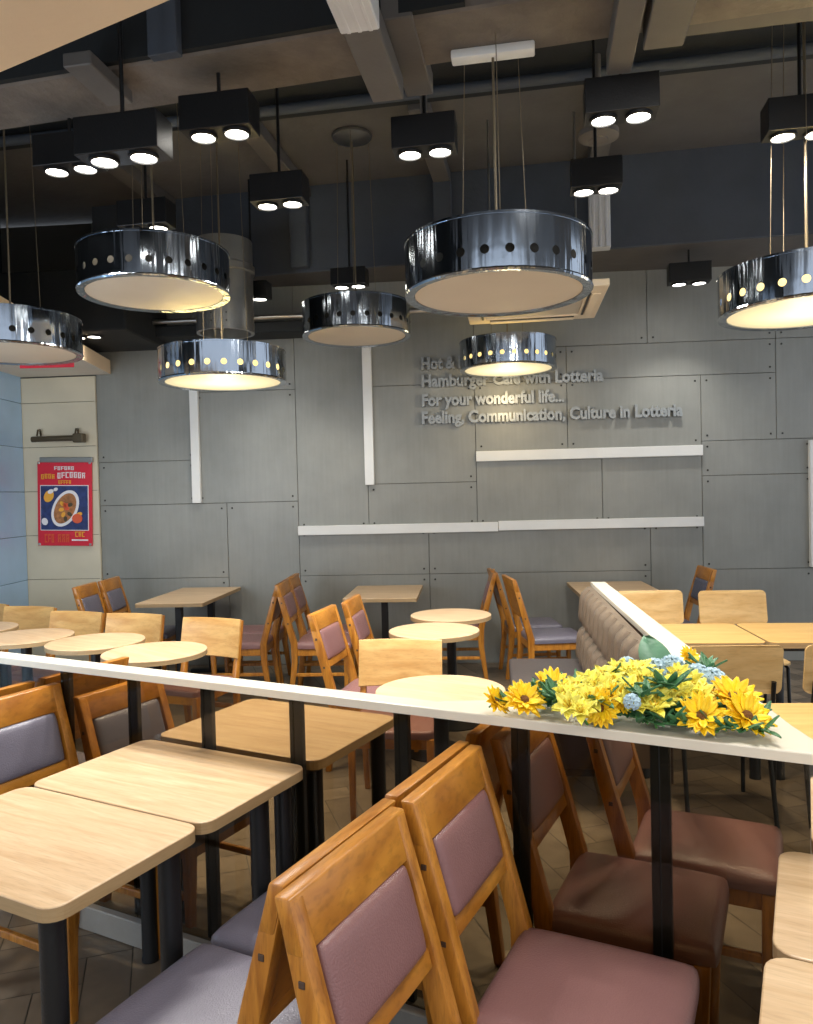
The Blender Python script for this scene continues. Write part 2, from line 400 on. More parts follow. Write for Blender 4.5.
# thin black band under the slab and a pipe in the gap, then the wall-side down-stand beam
cbox('ceiling_black_band', -4.5, 5.0, 4.3, 5.2, 4.2, 4.265, M['ceil_black'])
b = bmesh.new(); tube(b, [CM @ Vector((-4.5, 4.95, 4.14)), CM @ Vector((5.0, 4.95, 4.14))], .035, 12); struct('ceiling_pipe', b, M['bluegrey'], smooth=True)
b = bmesh.new(); box(b, (.6, 7.0, 3.895), (9.2, 1.0, .75), .01, 1, CM, 0)
b.faces.ensure_lookup_table()
for f in b.faces:
    if (CM.inverted().to_3x3() @ f.normal).y < -.5: f.material_index = 1
struct('ceiling_wall_beam', b, None, [M['conc_smooth'], M['bluegrey']])
# trunkings that run away from the camera under the slab
def trunk(n, x, y0, y1, z0, w_, mat, white_to=None, h_=.10):
    bb = bmesh.new()
    if white_to is None:
        box(bb, (x, (y0 + y1) / 2, z0 + h_ / 2), (w_, y1 - y0, h_), .005, 1, CM, 0)
    else:
        box(bb, (x, (white_to + y1) / 2, z0 + h_ / 2), (w_, y1 - white_to, h_), .005, 1, CM, 0)
        box(bb, (x, (white_to + y0) / 2, z0 + h_ / 2 - .004), (w_ + .01, white_to - y0, h_ + .012), .005, 1, CM, 1)
        for k in (-1, 0, 1): box(bb, (x + k * w_ * .3, (white_to + y0) / 2, z0 - .006), (w_ * .12, white_to - y0, .012), .003, 1, CM, 1)
    struct('ceiling_trunking', bb, None, [mat, M['white_trunk']])
trunk(1, -.66, 2.2, 3.53, 3.385, .145, M['grey_trunk'], 2.97)
trunk(2, -.54, 3.1, 3.72, 3.49, .13, M['grey_trunk'])
trunk(3, .37, 2.2, 3.555, 3.40, .105, M['grey_trunk'])
trunk(4, .53, 2.0, 3.38, 3.395, .16, M['grey_trunk'])
trunk(5, -1.89, 3.0, 3.34, 3.41, .13, M['grey_trunk'], None, .06)
b = bmesh.new(); box(b, (-1.72, 3.05, 3.86), (.14, .05, .76), .004, 1, BM); struct('ceiling_trunking', b, M['bluegrey'])
trunk(6, -3.24, 5.2, 6.5, 4.16, .14, M['grey_trunk'])
trunk(7, -1.99, 5.2, 6.5, 4.16, .14, M['grey_trunk'])
trunk(8, -.77, 5.2, 6.5, 4.16, .14, M['grey_trunk'])
trunk(9, .49, 5.2, 6.5, 4.16, .14, M['grey_trunk'])
def drop(x, z0, z1, w_, mat):
    bb = bmesh.new(); box(bb, (x, 6.46, (z0 + z1) / 2), (w_, .08, z1 - z0), .005, 1, CM, 0); struct('ceiling_trunking', bb, mat)
drop(-2.02, 3.55, 4.16, .15, M['bluegrey']); drop(-.77, 3.55, 4.16, .15, M['bluegrey'])
b = bmesh.new(); box(b, (.50, 6.45, 3.84), (.165, .11, .66), .005, 1, CM, 0)
for k in (-.05, 0, .05): box(b, (.50 + k, 6.392, 3.84), (.02, .012, .66), .003, 1, CM, 0)
struct('ceiling_trunking', b, M['white_trunk'])
# dark service runs along the top of the wall on the left
b = bmesh.new(); box(b, (-1.55, -.28, 3.06), (2.5, .3, .10), .01, 1, WM, 0); box(b, (-2.9, -.6, 3.2), (1.5, .9, .5), .01, 1, WM, 0); struct('ceiling_service_run', b, M['ceil_black'])
b = bmesh.new(); tube(b, [wp(-2.2, 3.135, .47), wp(.9, 3.135, .47)], .022, 10); struct('ceiling_rail', b, M['steel'], smooth=True)
# beige bulkhead above the camera, lower left soffit over the tiled pier
b = bmesh.new(); box(b, (0, -.575, 2.60), (9, 3.1, .4), .004, 1, Matrix.Rotation(A0, 4, 'Z'), 0); struct('ceiling_bulkhead', b, M['beige'])
def soffit():
    b = bmesh.new(); poly = [(-2.76, WY + .20), (-2.48, 4.1), (-3.7, 4.0), (-3.7, WY + .27)]
    prism(b, poly, 2.77, 2.90)
    for f in b.faces:
        if f.normal.z < -.5: f.material_index = 1
    struct('ceiling_soffit', b, None, [M['beige'], M['soffit_white']])
soffit()

# ------------------------------------------------------------------ wall lettering
def lettering():
    t = thing('wall_lettering', 'four lines of raised grey metal lettering on the cement board wall', 'lettering')
    rows = [('Hot & Fun', .17, .68, 2.705), ('Hamburger Cafe with Lotteria', .17, 1.80, 2.545), ('For your wonderful life...', .17, 1.45, 2.372), ('Feeling, Communication, Culture in Lotteria', .165, 2.49, 2.212)]
    for txt, u0, u1, z in rows:
        cu = bpy.data.curves.new('line', 'FONT'); cu.body = txt; cu.size = .15; cu.extrude = .022; cu.offset = .006; cu.resolution_u = 3
        tmp = bpy.data.objects.new('line', cu); COL.objects.link(tmp)
        bpy.context.view_layer.update()
        me = bpy.data.meshes.new_from_object(tmp.evaluated_get(bpy.context.evaluated_depsgraph_get()))
        COL.objects.unlink(tmp); bpy.data.objects.remove(tmp)
        xs = [v.co.x for v in me.vertices]; k = (u1 - u0) / (max(xs) - min(xs)); x_min = min(xs)
        for v in me.vertices:
            x, y, zz = v.co
            v.co = WM @ Vector((u0 + (x - x_min) * k, -.026 - zz, z + y))
        me.name = 'text_line'; me.materials.clear(); me.materials.append(M['letter'])
        o = bpy.data.objects.new('text_line', me); COL.objects.link(o); o.parent = t
lettering()

# ------------------------------------------------------------------ poster and picture lamp on the cream pier
def poster():
    t = thing('poster', 'red food poster with an oval bowl of fried food, on the cream pier', 'poster')
    R_ = WM @ Matrix.Translation((-3.243, -.045, 1.56)) @ Matrix.Rotation(rad(1.5), 4, 'Y')
    def plate(name, c, s, mat, d=0, parent=t):
        b = bmesh.new(); box(b, (c[0], -d, c[1]), (s[0], .006, s[1]), .0015, 1, R_); return obj(name, b, mat, parent)
    b = bmesh.new(); box(b, (0, .003, 0), (.535, .014, .80), .003, 1, R_); board = obj('board', b, M['red'], t)
    b = bmesh.new(); box(b, (.02, .0, .415), (.52, .03, .05), .006, 2, R_); obj('clip_rail', b, M['glossgrey'], t)
    b = bmesh.new()
    for x in (-.25, .25):
        for z in (-.385, .385): lathe(b, [(0, .006), (.012, .004), (.012, -.006), (0, -.006)], 12)
    b.free()
    b = bmesh.new()
    for x in (-.25, .25):
        for z in (-.385, .385): box(b, (x, -.008, z), (.022, .012, .022), .004, 2, R_)
    obj('corner_fixing', b, M['steel'], t)
    plate('picture_border', (.0, -.04), (.475, .43), M['pwhite'], .0075, t)
    plate('picture_panel', (.0, -.04), (.462, .416), M['pblue'], .0095, t)
    def oval(name, c, rx, rz, tilt, mat, d, th=.006):
        b = bmesh.new(); lo, hi = [], []
        for k in range(32):
            a = 2 * math.pi * k / 32; x, z = rx * math.cos(a), rz * math.sin(a)
            X, Z = c[0] + x * math.cos(tilt) - z * math.sin(tilt), c[1] + x * math.sin(tilt) + z * math.cos(tilt)
            lo.append(b.verts.new(R_ @ Vector((X, -d, Z)))); hi.append(b.verts.new(R_ @ Vector((X, -d - th, Z))))
        b.faces.new(hi); b.faces.new(lo[::-1])
        for k in range(32): b.faces.new((lo[k], lo[(k + 1) % 32], hi[(k + 1) % 32], hi[k]))
        return obj(name, b, mat, t)
    oval('printed_bowl', (.01, -.045), .12, .185, rad(-28), M['pwhite'], .0125, .003)
    oval('printed_food', (.01, -.045), .095, .155, rad(-28), M['pfood'], .0155, .002)
    oval('printed_garnish', (-.15, .07), .045, .06, rad(-30), M['pyellow'], .0125, .003)
    oval('printed_garnish', (.13, -.14), .05, .045, 0, M['porange'], .0180, .003)
    for c_, rx_, rz_, m_ in (((-.13, .115), .03, .02, 'pwhite'), ((-.08, .135), .022, .016, 'pwhite'), ((-.19, -.17), .03, .035, 'pwhite'), ((.15, -.10), .03, .02, 'pyellow')): oval('printed_garnish', c_, rx_, rz_, .4, M[m_], .0165, .002)
    for k in range(9):
        a_ = k * 2.4; oval('printed_food_piece', (.01 + .055 * math.cos(a_) * (k % 3 + 1) / 3, -.045 + .10 * math.sin(a_) * (k % 3 + 1) / 3), .026, .018, a_, M['porange' if k % 3 == 0 else 'pyellow' if k % 3 == 1 else 'bronze'], .0176, .002)
    rnd = random.Random(2)
    def glyphs(name, x0, x1, z, h_, mat, n, arc=0):
        b = bmesh.new(); wv = (x1 - x0) / n
        for k in range(n):
            x = x0 + (k + .5) * wv; zz = z + arc * (1 - ((k + .5) / n * 2 - 1) ** 2)
            box(b, (x, -.009, zz + h_ * .42), (wv * .8, .004, h_ * .18), 0, 1, R_)
            box(b, (x - wv * .25, -.009, zz), (wv * .24, .004, h_ * .9), 0, 1, R_)
            if rnd.random() < .7: box(b, (x + wv * .22, -.009, zz - h_ * .1), (wv * .22, .004, h_ * .7), 0, 1, R_)
            box(b, (x, -.009, zz - h_ * .42 * (rnd.random() < .6)), (wv * .7, .004, h_ * .16), 0, 1, R_)
        obj(name, b, mat, t)
    glyphs('printed_heading', -.10, .10, .335, .035, M['pwhite'], 6)
    glyphs('printed_title', -.07, .21, .262, .055, M['pwhite'], 7, .01)
    glyphs('printed_title', -.23, -.09, .25, .045, M['pyellow'], 4, .01)
    glyphs('printed_title', -.06, .07, .203, .035, M['pyellow'], 5)
    glyphs('printed_caption', -.20, -.10, -.33, .08, M['porange'], 3)
    glyphs('printed_caption', -.07, .05, -.33, .08, M['porange'], 3)
    glyphs('printed_caption', .10, .20, -.29, .05, M['pyellow'], 3)
    plate('printed_strip', (.15, -.345), (.16, .014), M['pwhite'], .009)
poster()
def picture_lamp():
    t = thing('picture_lamp', 'slim bronze picture lamp on two bent arms above the red poster', 'lamp')
    b = bmesh.new(); tube(b, [wp(-3.50, 2.17, .12), wp(-3.00, 2.17, .12)], .028, 14); obj('lamp_bar', b, M['bronze'], t, True)
    b = bmesh.new(); box(b, (-3.25, -.115, 2.146), (.42, .03, .012), .004, 2, WM); obj('diffuser', b, M['diff_off'], t)
    for u in (-3.47, -3.10):
        b = bmesh.new(); tube(b, [wp(u, 2.14, .0), wp(u, 2.21, .02), wp(u + .015, 2.265, .06), wp(u + .03, 2.255, .12), wp(u + .03, 2.20, .14)], .009, 8); obj('arm', b, M['bronze'], t, True)
    b = bmesh.new(); box(b, (-3.04, -.12, 2.17), (.10, .075, .085), .01, 2, WM); obj('driver_box', b, M['bronze'], t)
picture_lamp()
b = bmesh.new(); box(b, (-2.76, 6.0, 2.675), (.42, .012, .11), .003, 1)  # red board on cords, added in place of a reflection under the drum lamp
o = tag(obj('red_reflection_board', b, M['red']), 'small red board standing in for a reflection under the left soffit edge', 'reflection')
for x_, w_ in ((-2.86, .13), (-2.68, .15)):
    b = bmesh.new(); box(b, (x_, 5.992, 2.685), (w_, .004, .035), 0, 1); obj('reflection_stripe', b, M['pwhite'], o)
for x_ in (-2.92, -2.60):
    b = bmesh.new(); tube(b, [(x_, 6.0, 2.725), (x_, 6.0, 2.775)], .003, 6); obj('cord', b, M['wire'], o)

# ------------------------------------------------------------------ glass partition with cream top
GE = 1.955                                # partition line, distance along E2
def partition():
    t = thing('glass_partition', 'low smoked glass partition with cream top that widens into a triangular shelf', 'partition')
    zt, th = .98, .026
    far_l = Vector((1.175, 4.95)); far_r = Vector((1.265, 4.93)); 
    def P2(a, b_): v = g(a, b_); return (v.x, v.y)
    poly = [P2(-3.6, GE - .04), P2(.06, GE - .04), (.945, 1.90), (far_r.x, far_r.y), (far_l.x, far_l.y), (.925, 2.62), (.30, 2.20), P2(-.95, GE + .035), P2(-3.6, GE + .035)]
    b = bmesh.new(); prism(b, poly, zt - th, zt, .004, 2); obj('shelf_top', b, M['white_top'], t)
    RZ = Matrix.Rotation(A0, 4, 'Z')
    pa = [-3.2, -2.845, -2.487, -2.137, -1.795, -1.43, -1.056, -.694, -.33]
    for a in pa:
        b = bmesh.new(); box(b, (a, GE + .012, (.09 + zt - th) / 2), (.048, .022, zt - th - .09), .003, 1, RZ); obj('post', b, M['slate'], t)
    ends = pa + [.0]
    for a, c in zip(ends, ends[1:]):
        b = bmesh.new(); box(b, ((a + c) / 2, GE - .006, (.09 + zt - th) / 2), (c - a - .003, .008, zt - th - .09), 0, 1, RZ); obj('glass_pane', b, M['glass'], t)
    b = bmesh.new(); box(b, (-1.75, GE, .045), (3.7, .075, .09), .004, 1, RZ); obj('curb', b, M['curb'], t)
    # return arm below the far plank
    d = Vector((.1175, 1)).normalized(); ang = math.atan2(-d.x, d.y)
    def arm(name, y0, y1, off, thick, z0, z1, mat):
        c = Vector((1.22 + .1175 * ((y0 + y1) / 2 - 4.93) + off, (y0 + y1) / 2, (z0 + z1) / 2))
        b = bmesh.new(); box(b, (0, 0, 0), (thick, (y1 - y0) / d.y, z1 - z0), .003, 1, Matrix.Translation(c) @ Matrix.Rotation(ang, 4, 'Z')); obj(name, b, mat, t)
    arm('back_panel', 2.95, 4.92, .0, .04, .43, zt - th, M['brown_dark'])
    for y_ in (4.45, 4.85): arm('post', y_, y_ + .05, 0, .04, 0, .43, M['slate'])
partition()

# ------------------------------------------------------------------ banquette bench
def bench():
    ang = -math.atan(.1175)
    t = thing('banquette_bench', 'taupe channel tufted banquette bench with dark seat behind the flower shelf', 'bench', (1.20, 4.93, 0), ang)
    # local: x to the left is the seat side (negative x), y from 0 back to negative towards the camera
    b = bmesh.new(); box(b, (-.31, -.40, .22), (.48, .76, .36), .006, 1); box(b, (-.33, -.40, .02), (.42, .72, .04), 0, 1); obj('base', b, M['brown_dark'], t)
    b = bmesh.new(); box(b, (-.325, -.64, .445), (.47, 1.26, .095), .02, 3); obj('seat', b, M['bench_grey'], t, True)
    rnd = random.Random(5)
    nx = 11; L = 1.96; wd = L / nx
    for row, (z0, z1) in enumerate(((.49, .72), (.725, .955))):
        b = bmesh.new()
        for k in range(nx):
            yc = -.03 - wd * (k + .5)
            # bulging vertical channel
            t2 = bmesh.new(); n, mz = 6, 8; gridv = []
            for i in range(n + 1):
                colv = []
                for j in range(mz + 1):
                    a = math.pi * i / n; vv = j / mz
                    bul = .02 + .055 * math.sin(a) ** .6 * (1 - (2 * vv - 1) ** 6 * .8)
                    lean = (z0 + (z1 - z0) * vv - .49) * .09
                    colv.append(t2.verts.new((-.035 - bul - .04 + lean, yc - wd / 2 + wd * i / n, z0 + (z1 - z0) * vv)))
                gridv.append(colv)
            for i in range(n):
                for j in range(mz): t2.faces.new((gridv[i][j], gridv[i + 1][j], gridv[i + 1][j + 1], gridv[i][j + 1]))
            # back and rim
            ex = bmesh.ops.extrude_face_region(t2, geom=t2.faces[:])
            for v in ex['geom']:
                if isinstance(v, bmesh.types.BMVert): v.co.x = -.026
            merge(b, t2)
        obj('backrest_cushion', b, M['taupe'], t, True)
bench()

# ------------------------------------------------------------------ chairs
def make_chair(pad, seat_mat=None, label='', name='dining_chair'):
    seat_mat = seat_mat or pad
    t = thing(name, label, 'chair')
    tilt = lambda z: -.215 - (z - .44) * .27
    for s in (-1, 1):
        b = bmesh.new()
        bar(b, [((s * .185, -.255, 0), .030, .034), ((s * .188, -.215, .30), .036, .046), ((s * .190, -.215, .44), .038, .052), ((s * .190, tilt(.66), .66), .038, .048), ((s * .188, tilt(.895), .895), .036, .036)], .005)
        p = obj('back_post', b, M['honey_v'], t, True)
        for z in (.60, .76):
            b = bmesh.new(); box(b, (s * .208, tilt(z), z), (.004, .013, .013), .0015, 2); obj('dowel_plug', b, M['brown_dark'], p)
        b = bmesh.new(); bar(b, [((s * .180, .175, 0), .026, .026), ((s * .185, .185, .40), .040, .040)], .005); obj('front_leg', b, M['honey_v'], t, True)
        b = bmesh.new(); box(b, (s * .184, -.02, .375), (.024, .38, .055), .004); obj('seat_rail', b, M['honey'], t)
        b = bmesh.new(); box(b, (s * .182, -.03, .20), (.018, .41, .026), .004); obj('stretcher', b, M['honey'], t)
    b = bmesh.new(); box(b, (0, .185, .375), (.34, .024, .055), .004); obj('seat_rail', b, M['honey'], t)
    b = bmesh.new(); box(b, (0, -.205, .375), (.34, .024, .055), .004); obj('seat_rail', b, M['honey'], t)
    sh = Matrix.Identity(4); sh[1][2] = -.27; sh[1][3] = -.215 + .44 * .27      # lean with height
    def lean(c, s, bev, seg=2):
        b = bmesh.new(); box(b, c, s, bev, seg, sh); return b
    obj('top_rail', lean((0, .0, .8525), (.418, .034, .095), .005, 2), M['honey'], t, True)
    obj('lower_rail', lean((0, 0, .612), (.345, .028, .042), .005), M['honey'], t, True)
    # cushioned pads: domed grids
    def pad_mesh(wd, hd, th, puff, xf):
        b = bmesh.new(); n = 18; grid = []; cl = lambda q: math.sin(math.pi / 2 * (2 * q / n - 1))
        for i in range(n + 1):
            row = []
            for j in range(n + 1):
                a, c = cl(i), cl(j)
                e = max(abs(a), abs(c)); k = (1 - a ** 4) * (1 - c ** 4)
                rr = math.sqrt(max(0, 1 - max(0, (e - .86) / .14) ** 2))
                x, y = a * wd / 2 * (1 - .035 * abs(c) ** 9), c * hd / 2 * (1 - .035 * abs(a) ** 9)
                row.append(b.verts.new(xf((x, y, th * .45 + th * .55 * rr + puff * k))))
            grid.append(row)
        for i in range(n):
            for j in range(n): b.faces.new((grid[i][j], grid[i + 1][j], grid[i + 1][j + 1], grid[i][j + 1]))
        base = {}
        def bv(v, xy):
            return base.setdefault(v, b.verts.new(xf((xy[0], xy[1], 0))))
        ring = [(i, 0) for i in range(n)] + [(n, j) for j in range(n)] + [(i, n) for i in range(n, 0, -1)] + [(0, j) for j in range(n, 0, -1)]
        lo = [b.verts.new(xf((cl(i) * wd / 2 * (1 - .035 * abs(cl(j)) ** 9), cl(j) * hd / 2 * (1 - .035 * abs(cl(i)) ** 9), 0))) for i, j in ring]
        for k in range(len(ring)):
            i, j = ring[k]; i2, j2 = ring[(k + 1) % len(ring)]
            b.faces.new((grid[i][j], grid[i2][j2], lo[(k + 1) % len(ring)], lo[k]))
        b.faces.new(lo)
        return b
    obj('seat_pad', pad_mesh(.415, .44, .045, .012, lambda p: (p[0] * (1 - .05 * (p[1] < 0) * -p[1]), p[1] + .005, .403 + p[2])), seat_mat, t, True)
    bp = obj('back_pad', pad_mesh(.325, .172, .022, .008, lambda p: sh @ Vector((p[0], p[2] + .002, .719 + p[1]))), pad, t, True)
    obj('back_board', lean((0, -.006, .719), (.338, .016, .178), .003), M['honey'], t)
    return t
def make_ply_chair(label):
    t = thing('plywood_chair', label, 'chair')
    tilt = lambda z: -.20 - (z - .44) * .2
    for s in (-1, 1):
        b = bmesh.new(); bar(b, [((s * .195, -.25, 0), .028, .032), ((s * .2, -.205, .42), .034, .042), ((s * .205, tilt(.79) - .012, .79), .026, .024)], .004); obj('back_post', b, M['honey_v'], t, True)
        b = bmesh.new(); bar(b, [((s * .19, .18, 0), .026, .026), ((s * .19, .18, .41), .036, .036)], .004); obj('front_leg', b, M['honey_v'], t, True)
        b = bmesh.new(); box(b, (s * .19, -.01, .385), (.022, .37, .05), .004); obj('seat_rail', b, M['honey'], t)
    b = bmesh.new(); box(b, (0, .18, .385), (.35, .022, .05), .004); box(b, (0, -.2, .385), (.36, .022, .05), .004); obj('seat_rail', b, M['honey'], t)
    b = bmesh.new(); box(b, (0, -.222, .25), (.37, .02, .03), .004); obj('stretcher', b, M['honey'], t)
    b = bmesh.new(); n = 12; F_, B_ = [], []
    for i in range(n + 1):
        a = 2 * i / n - 1; fr, br = [], []
        for z in (.56, .565, .66, .74, .795, .80):
            y = tilt(z) + .018 - .035 * (1 - a * a)
            ins = .004 if z in (.56, .80) else 0
            fr.append(b.verts.new((a * .222, y + .007 - ins, z))); br.append(b.verts.new((a * .222, y - .007 + ins, z)))
        F_.append(fr); B_.append(br)
    for i in range(n):
        for j in range(5):
            b.faces.new((F_[i][j], F_[i + 1][j], F_[i + 1][j + 1], F_[i][j + 1])); b.faces.new((B_[i][j], B_[i][j + 1], B_[i + 1][j + 1], B_[i + 1][j]))
        b.faces.new((F_[i][5], F_[i + 1][5], B_[i + 1][5], B_[i][5])); b.faces.new((F_[i][0], B_[i][0], B_[i + 1][0], F_[i + 1][0]))
    for i in (0, n):
        for j in range(5): b.faces.new((F_[i][j], F_[i][j + 1], B_[i][j + 1], B_[i][j]))
    obj('backrest', b, M['ply'], t, True)
    b = bmesh.new(); prism(b, rrect(.42, .40, .04), .412, .45, .014, 3); obj('seat_pad', b, M['mauve'], t, True)
    return t
def make_metal_chair(label):
    t = thing('metal_frame_chair', label, 'chair')
    def panel(wd, z0, z1, r):
        b = bmesh.new(); pts = rrect(wd, z1 - z0, r, 5); lo, hi = [], []
        for x, y in pts:
            z = (z0 + z1) / 2 + y; yy = -.20 - (z - .44) * .16 - .03 * (1 - (2 * x / wd) ** 2)
            hi.append(b.verts.new((x, yy + .006, z))); lo.append(b.verts.new((x, yy - .006, z)))
        b.faces.new(hi); b.faces.new(lo[::-1])
        for k in range(len(pts)): b.faces.new((lo[k], lo[(k + 1) % len(pts)], hi[(k + 1) % len(pts)], hi[k]))
        return b
    obj('backrest', panel(.455, .62, .85, .03), M['ply_pale'], t)
    b = bmesh.new(); prism(b, rrect(.43, .41, .05), .432, .447, .004, 2); obj('seat', b, M['ply_pale'], t)
    for s in (-1, 1):
        b = bmesh.new(); tube(b, [(s * .2, .19, .0), (s * .195, .17, .405), (s * .19, .14, .422), (s * .19, -.16, .422), (s * .19, -.195, .44), (s * .187, -.238, .56), (s * .185, -.262, .68)], .011, 10); obj('side_frame', b, M['black'], t, True)
        b = bmesh.new(); tube(b, [(s * .195, -.15, .42), (s * .2, -.24, .0)], .011, 10); obj('rear_leg', b, M['black'], t, True)
    b = bmesh.new(); tube(b, [(-.19, .12, .418), (.19, .12, .418)], .009, 8); tube(b, [(-.19, -.12, .418), (.19, -.12, .418)], .009, 8); obj('cross_bar', b, M['black'], t, True)
    return t
proto = {}
def chair(kind, x, y, face, label, group):
    """face = direction (degrees from +X) the sitter looks towards; (x, y) = seat centre."""
    rz = rad(face - 90)
    if kind not in proto:
        mk = {'mauve': lambda: make_chair(M['mauve'], None, label), 'lav': lambda: make_chair(M['lavender'], None, label), 'navy': lambda: make_chair(M['navy'], None, label),
              'ply': lambda: make_ply_chair(label), 'metal': lambda: make_metal_chair(label)}[kind]
        t = mk(); t.location = (x, y, 0); t.rotation_euler = (0, 0, rz); t['group'] = group; proto[kind] = t; return t
    return dup(proto[kind], (x, y, 0), rz, label, group)
def gchair(kind, a, b_, face, label, group):
    v = g(a, b_); return chair(kind, v.x, v.y, face, label, group)
F = -27.5; Bk = F + 180
GF = 'padded wooden chairs in the back to back row'
gchair('mauve', -.458, 1.245, F, 'mauve padded wooden chair in the foreground, backrest nearest the camera', GF)
gchair('mauve', -.455, 1.70, F + 1, 'mauve padded wooden chair in front of the smoked glass, its seat fully lit', GF)
gchair('mauve', -.43, 2.175, F + 1, 'mauve padded chair just behind the smoked glass, crossed by a dark post', GF)
gchair('mauve', -.30, 2.60, F + 2, 'mauve padded chair behind the glass under the flowers, furthest right of the row', GF)
gchair('lav', -1.172, 1.278, Bk, 'grey lavender padded chair back to back with the nearest mauve chair', GF)
gchair('lav', -1.178, 1.712, Bk, 'grey lavender padded chair in front of the glass, turned to the oak tables', GF)
gchair('lav', -1.18, 2.19, Bk, 'lavender padded chair behind the glass, back to back with the post-crossed mauve chair', GF)
GL = 'padded wooden chairs on the left side of the oak tables'
gchair('lav', -2.17, 1.735, F, 'lavender padded chair at the left edge, lit, beside the near oak table', GL)
gchair('lav', -2.10, 2.17, F, 'lavender padded chair just behind the glass at left, darkened by it', GL).scale = (1, 1, .94)
gchair('lav', -2.97, 1.72, Bk, 'wooden chair at the left edge with only its top rail showing', GL)
gchair('lav', -2.97, 2.18, Bk, 'wooden chair whose top rail shows just under the cream partition top', GL)
GP = 'curved plywood chairs by the round tables'
def pchair(kind, bxx, byy, face, label, group, back=.29):
    f = Vector((math.cos(rad(face)), math.sin(rad(face)))); return chair(kind, bxx + f.x * back, byy + f.y * back, face, label, group)
pchair('ply', -1.28, 4.97, -112, 'curved plywood chair furthest right along the left round tables, legs visible', GP, .25)
pchair('ply', -1.88, 5.25, -108, 'curved plywood chair behind the gap between two left round tables', GP, .25)
pchair('ply', -2.35, 5.42, -109, 'curved plywood chair second from the left behind the round tables', GP, .25)
pchair('ply', -2.84, 5.74, -106, 'curved plywood chair leftmost but one, below the red poster', GP, .25)
pchair('ply', -.05, 4.08, -97, 'curved plywood chair behind the near round table, facing the camera', GP, .25)
pchair('ply', -3.32, 5.98, -106, 'curved plywood chair cut off by the left edge of the view', GP, .25)
GW = 'padded wooden chairs of the middle and wall tables'
pchair('mauve', -.47, 4.56, -14, 'mauve chair facing right, left of the curved plywood chair', GW)
pchair('mauve', -.33, 5.03, -9, 'mauve chair facing right, directly in front of the middle wall table', GW)
pchair('mauve', -.955, 6.09, -2, 'mauve chair facing the middle wall table, nearer of its pair', GW)
pchair('mauve', -.94, 6.53, -2, 'mauve chair facing the middle wall table, touching the wall side', GW)
pchair('mauve', -1.05, 6.13, 178, 'mauve chair facing the left wall table, nearer of its pair', GW)
pchair('mauve', -1.03, 6.57, 178, 'mauve chair facing the left wall table, wall side of its pair', GW)
pchair('lav', -2.585, 6.25, 0, 'slate padded chair under the poster at the left wall table, nearer one', GW)
pchair('lav', -2.55, 6.67, 0, 'slate padded chair under the poster at the left wall table, wall side', GW)
pchair('mauve', .68, 6.53, 176, 'mauve chair facing left at the middle wall table, back to the lavender pair', GW)
pchair('lav', .77, 6.60, 2, 'lavender chair facing the right wall table, wall side of the pair by the bench', GW)
pchair('lav', .84, 6.05, 4, 'lavender chair facing the right wall table, just beyond the tufted bench', GW)
pchair('navy', 2.44, 6.40, 176, 'slate padded chair on the right of the right wall table', GW)
GM = 'pale plywood chairs with black metal legs'
pchair('metal', 1.70, 5.42, -94, 'pale plywood metal chair beyond the yellow table, next to the cream partition', GM, .26)
pchair('metal', 2.24, 5.32, -94, 'pale plywood metal chair beyond the yellow table, right one of two', GM, .26)
pchair('metal', 1.47, 3.50, 86, 'pale plywood metal chair in front of the yellow tables, beside the flowers', GM, .26)
pchair('metal', 2.02, 3.46, 86, 'pale plywood metal chair in front of the yellow tables, cut by right edge', GM, .26)

# ------------------------------------------------------------------ tables
TH = .745
def slab(wd, dp, r=.045, th=.032, top='oak', edge='oak_edge'):
    b = bmesh.new(); prism(b, rrect(wd, dp, r), TH - th, TH, .003, 2, 1); return b, [M[top], M[edge]]
def leg_table(label, c, wd, dp, rz, group, ys=None, xs=None, pts=None, top='oak', edge='oak_edge', r=.045):
    t = thing('dining_table', label, 'table', (c[0], c[1], 0), rz, group)
    b, ms = slab(wd, dp, r, .032, top, edge); obj('tabletop', b, None, t, False, ms)
    b = bmesh.new(); box(b, (0, 0, TH - .046), (wd - .12, dp - .12, .028), .004); obj('under_frame', b, M['black'], t)
    ys = ys or (-(dp / 2 - .06), dp / 2 - .06); xs = xs or (-(wd / 2 - .055), wd / 2 - .055)
    for lx, ly in (pts or [(p, q) for p in xs for q in ys]):
            b = bmesh.new(); lathe(b, [(0, 0), (.03, 0), (.03, .012), (.028, .02), (.028, TH - .033), (0, TH - .033)], 20, (lx, ly, 0)); obj('leg', b, M['black'], t, True)
    return t
GT = 'rectangular oak tables of the foreground row'
def gt(label, a0, a1, b0, b1, **k):
    v = g((a0 + a1) / 2, (b0 + b1) / 2); return leg_table(label, (v.x, v.y), a1 - a0, b1 - b0, A0, GT, **k)
gt('rectangular oak table at the lower left, nearest the camera', -2.06, -1.375, 1.03, 1.474, pts=((.27, -.165), (.28, .165), (-.27, 0)))
gt('rectangular oak table touching the near side of the smoked glass', -2.06, -1.375, 1.48, 1.944, pts=((.285, .06), (.285, .175), (-.30, .18)))
gt('rectangular oak table behind the smoked glass, left of the mauve chairs', -2.06, -1.37, 1.985, 2.52)
gt('oak table at the lower right corner of the view', -.075, .62, .99, 1.49, xs=(.0, .26))
gt('oak table at the right edge below the shelf, in front of the chair seats', -.065, .63, 1.496, 1.936, xs=(.0, .26))
gt('oak table at the right edge just under the tip of the shelf', .0, .70, 1.985, 2.48, xs=(.0, .26))
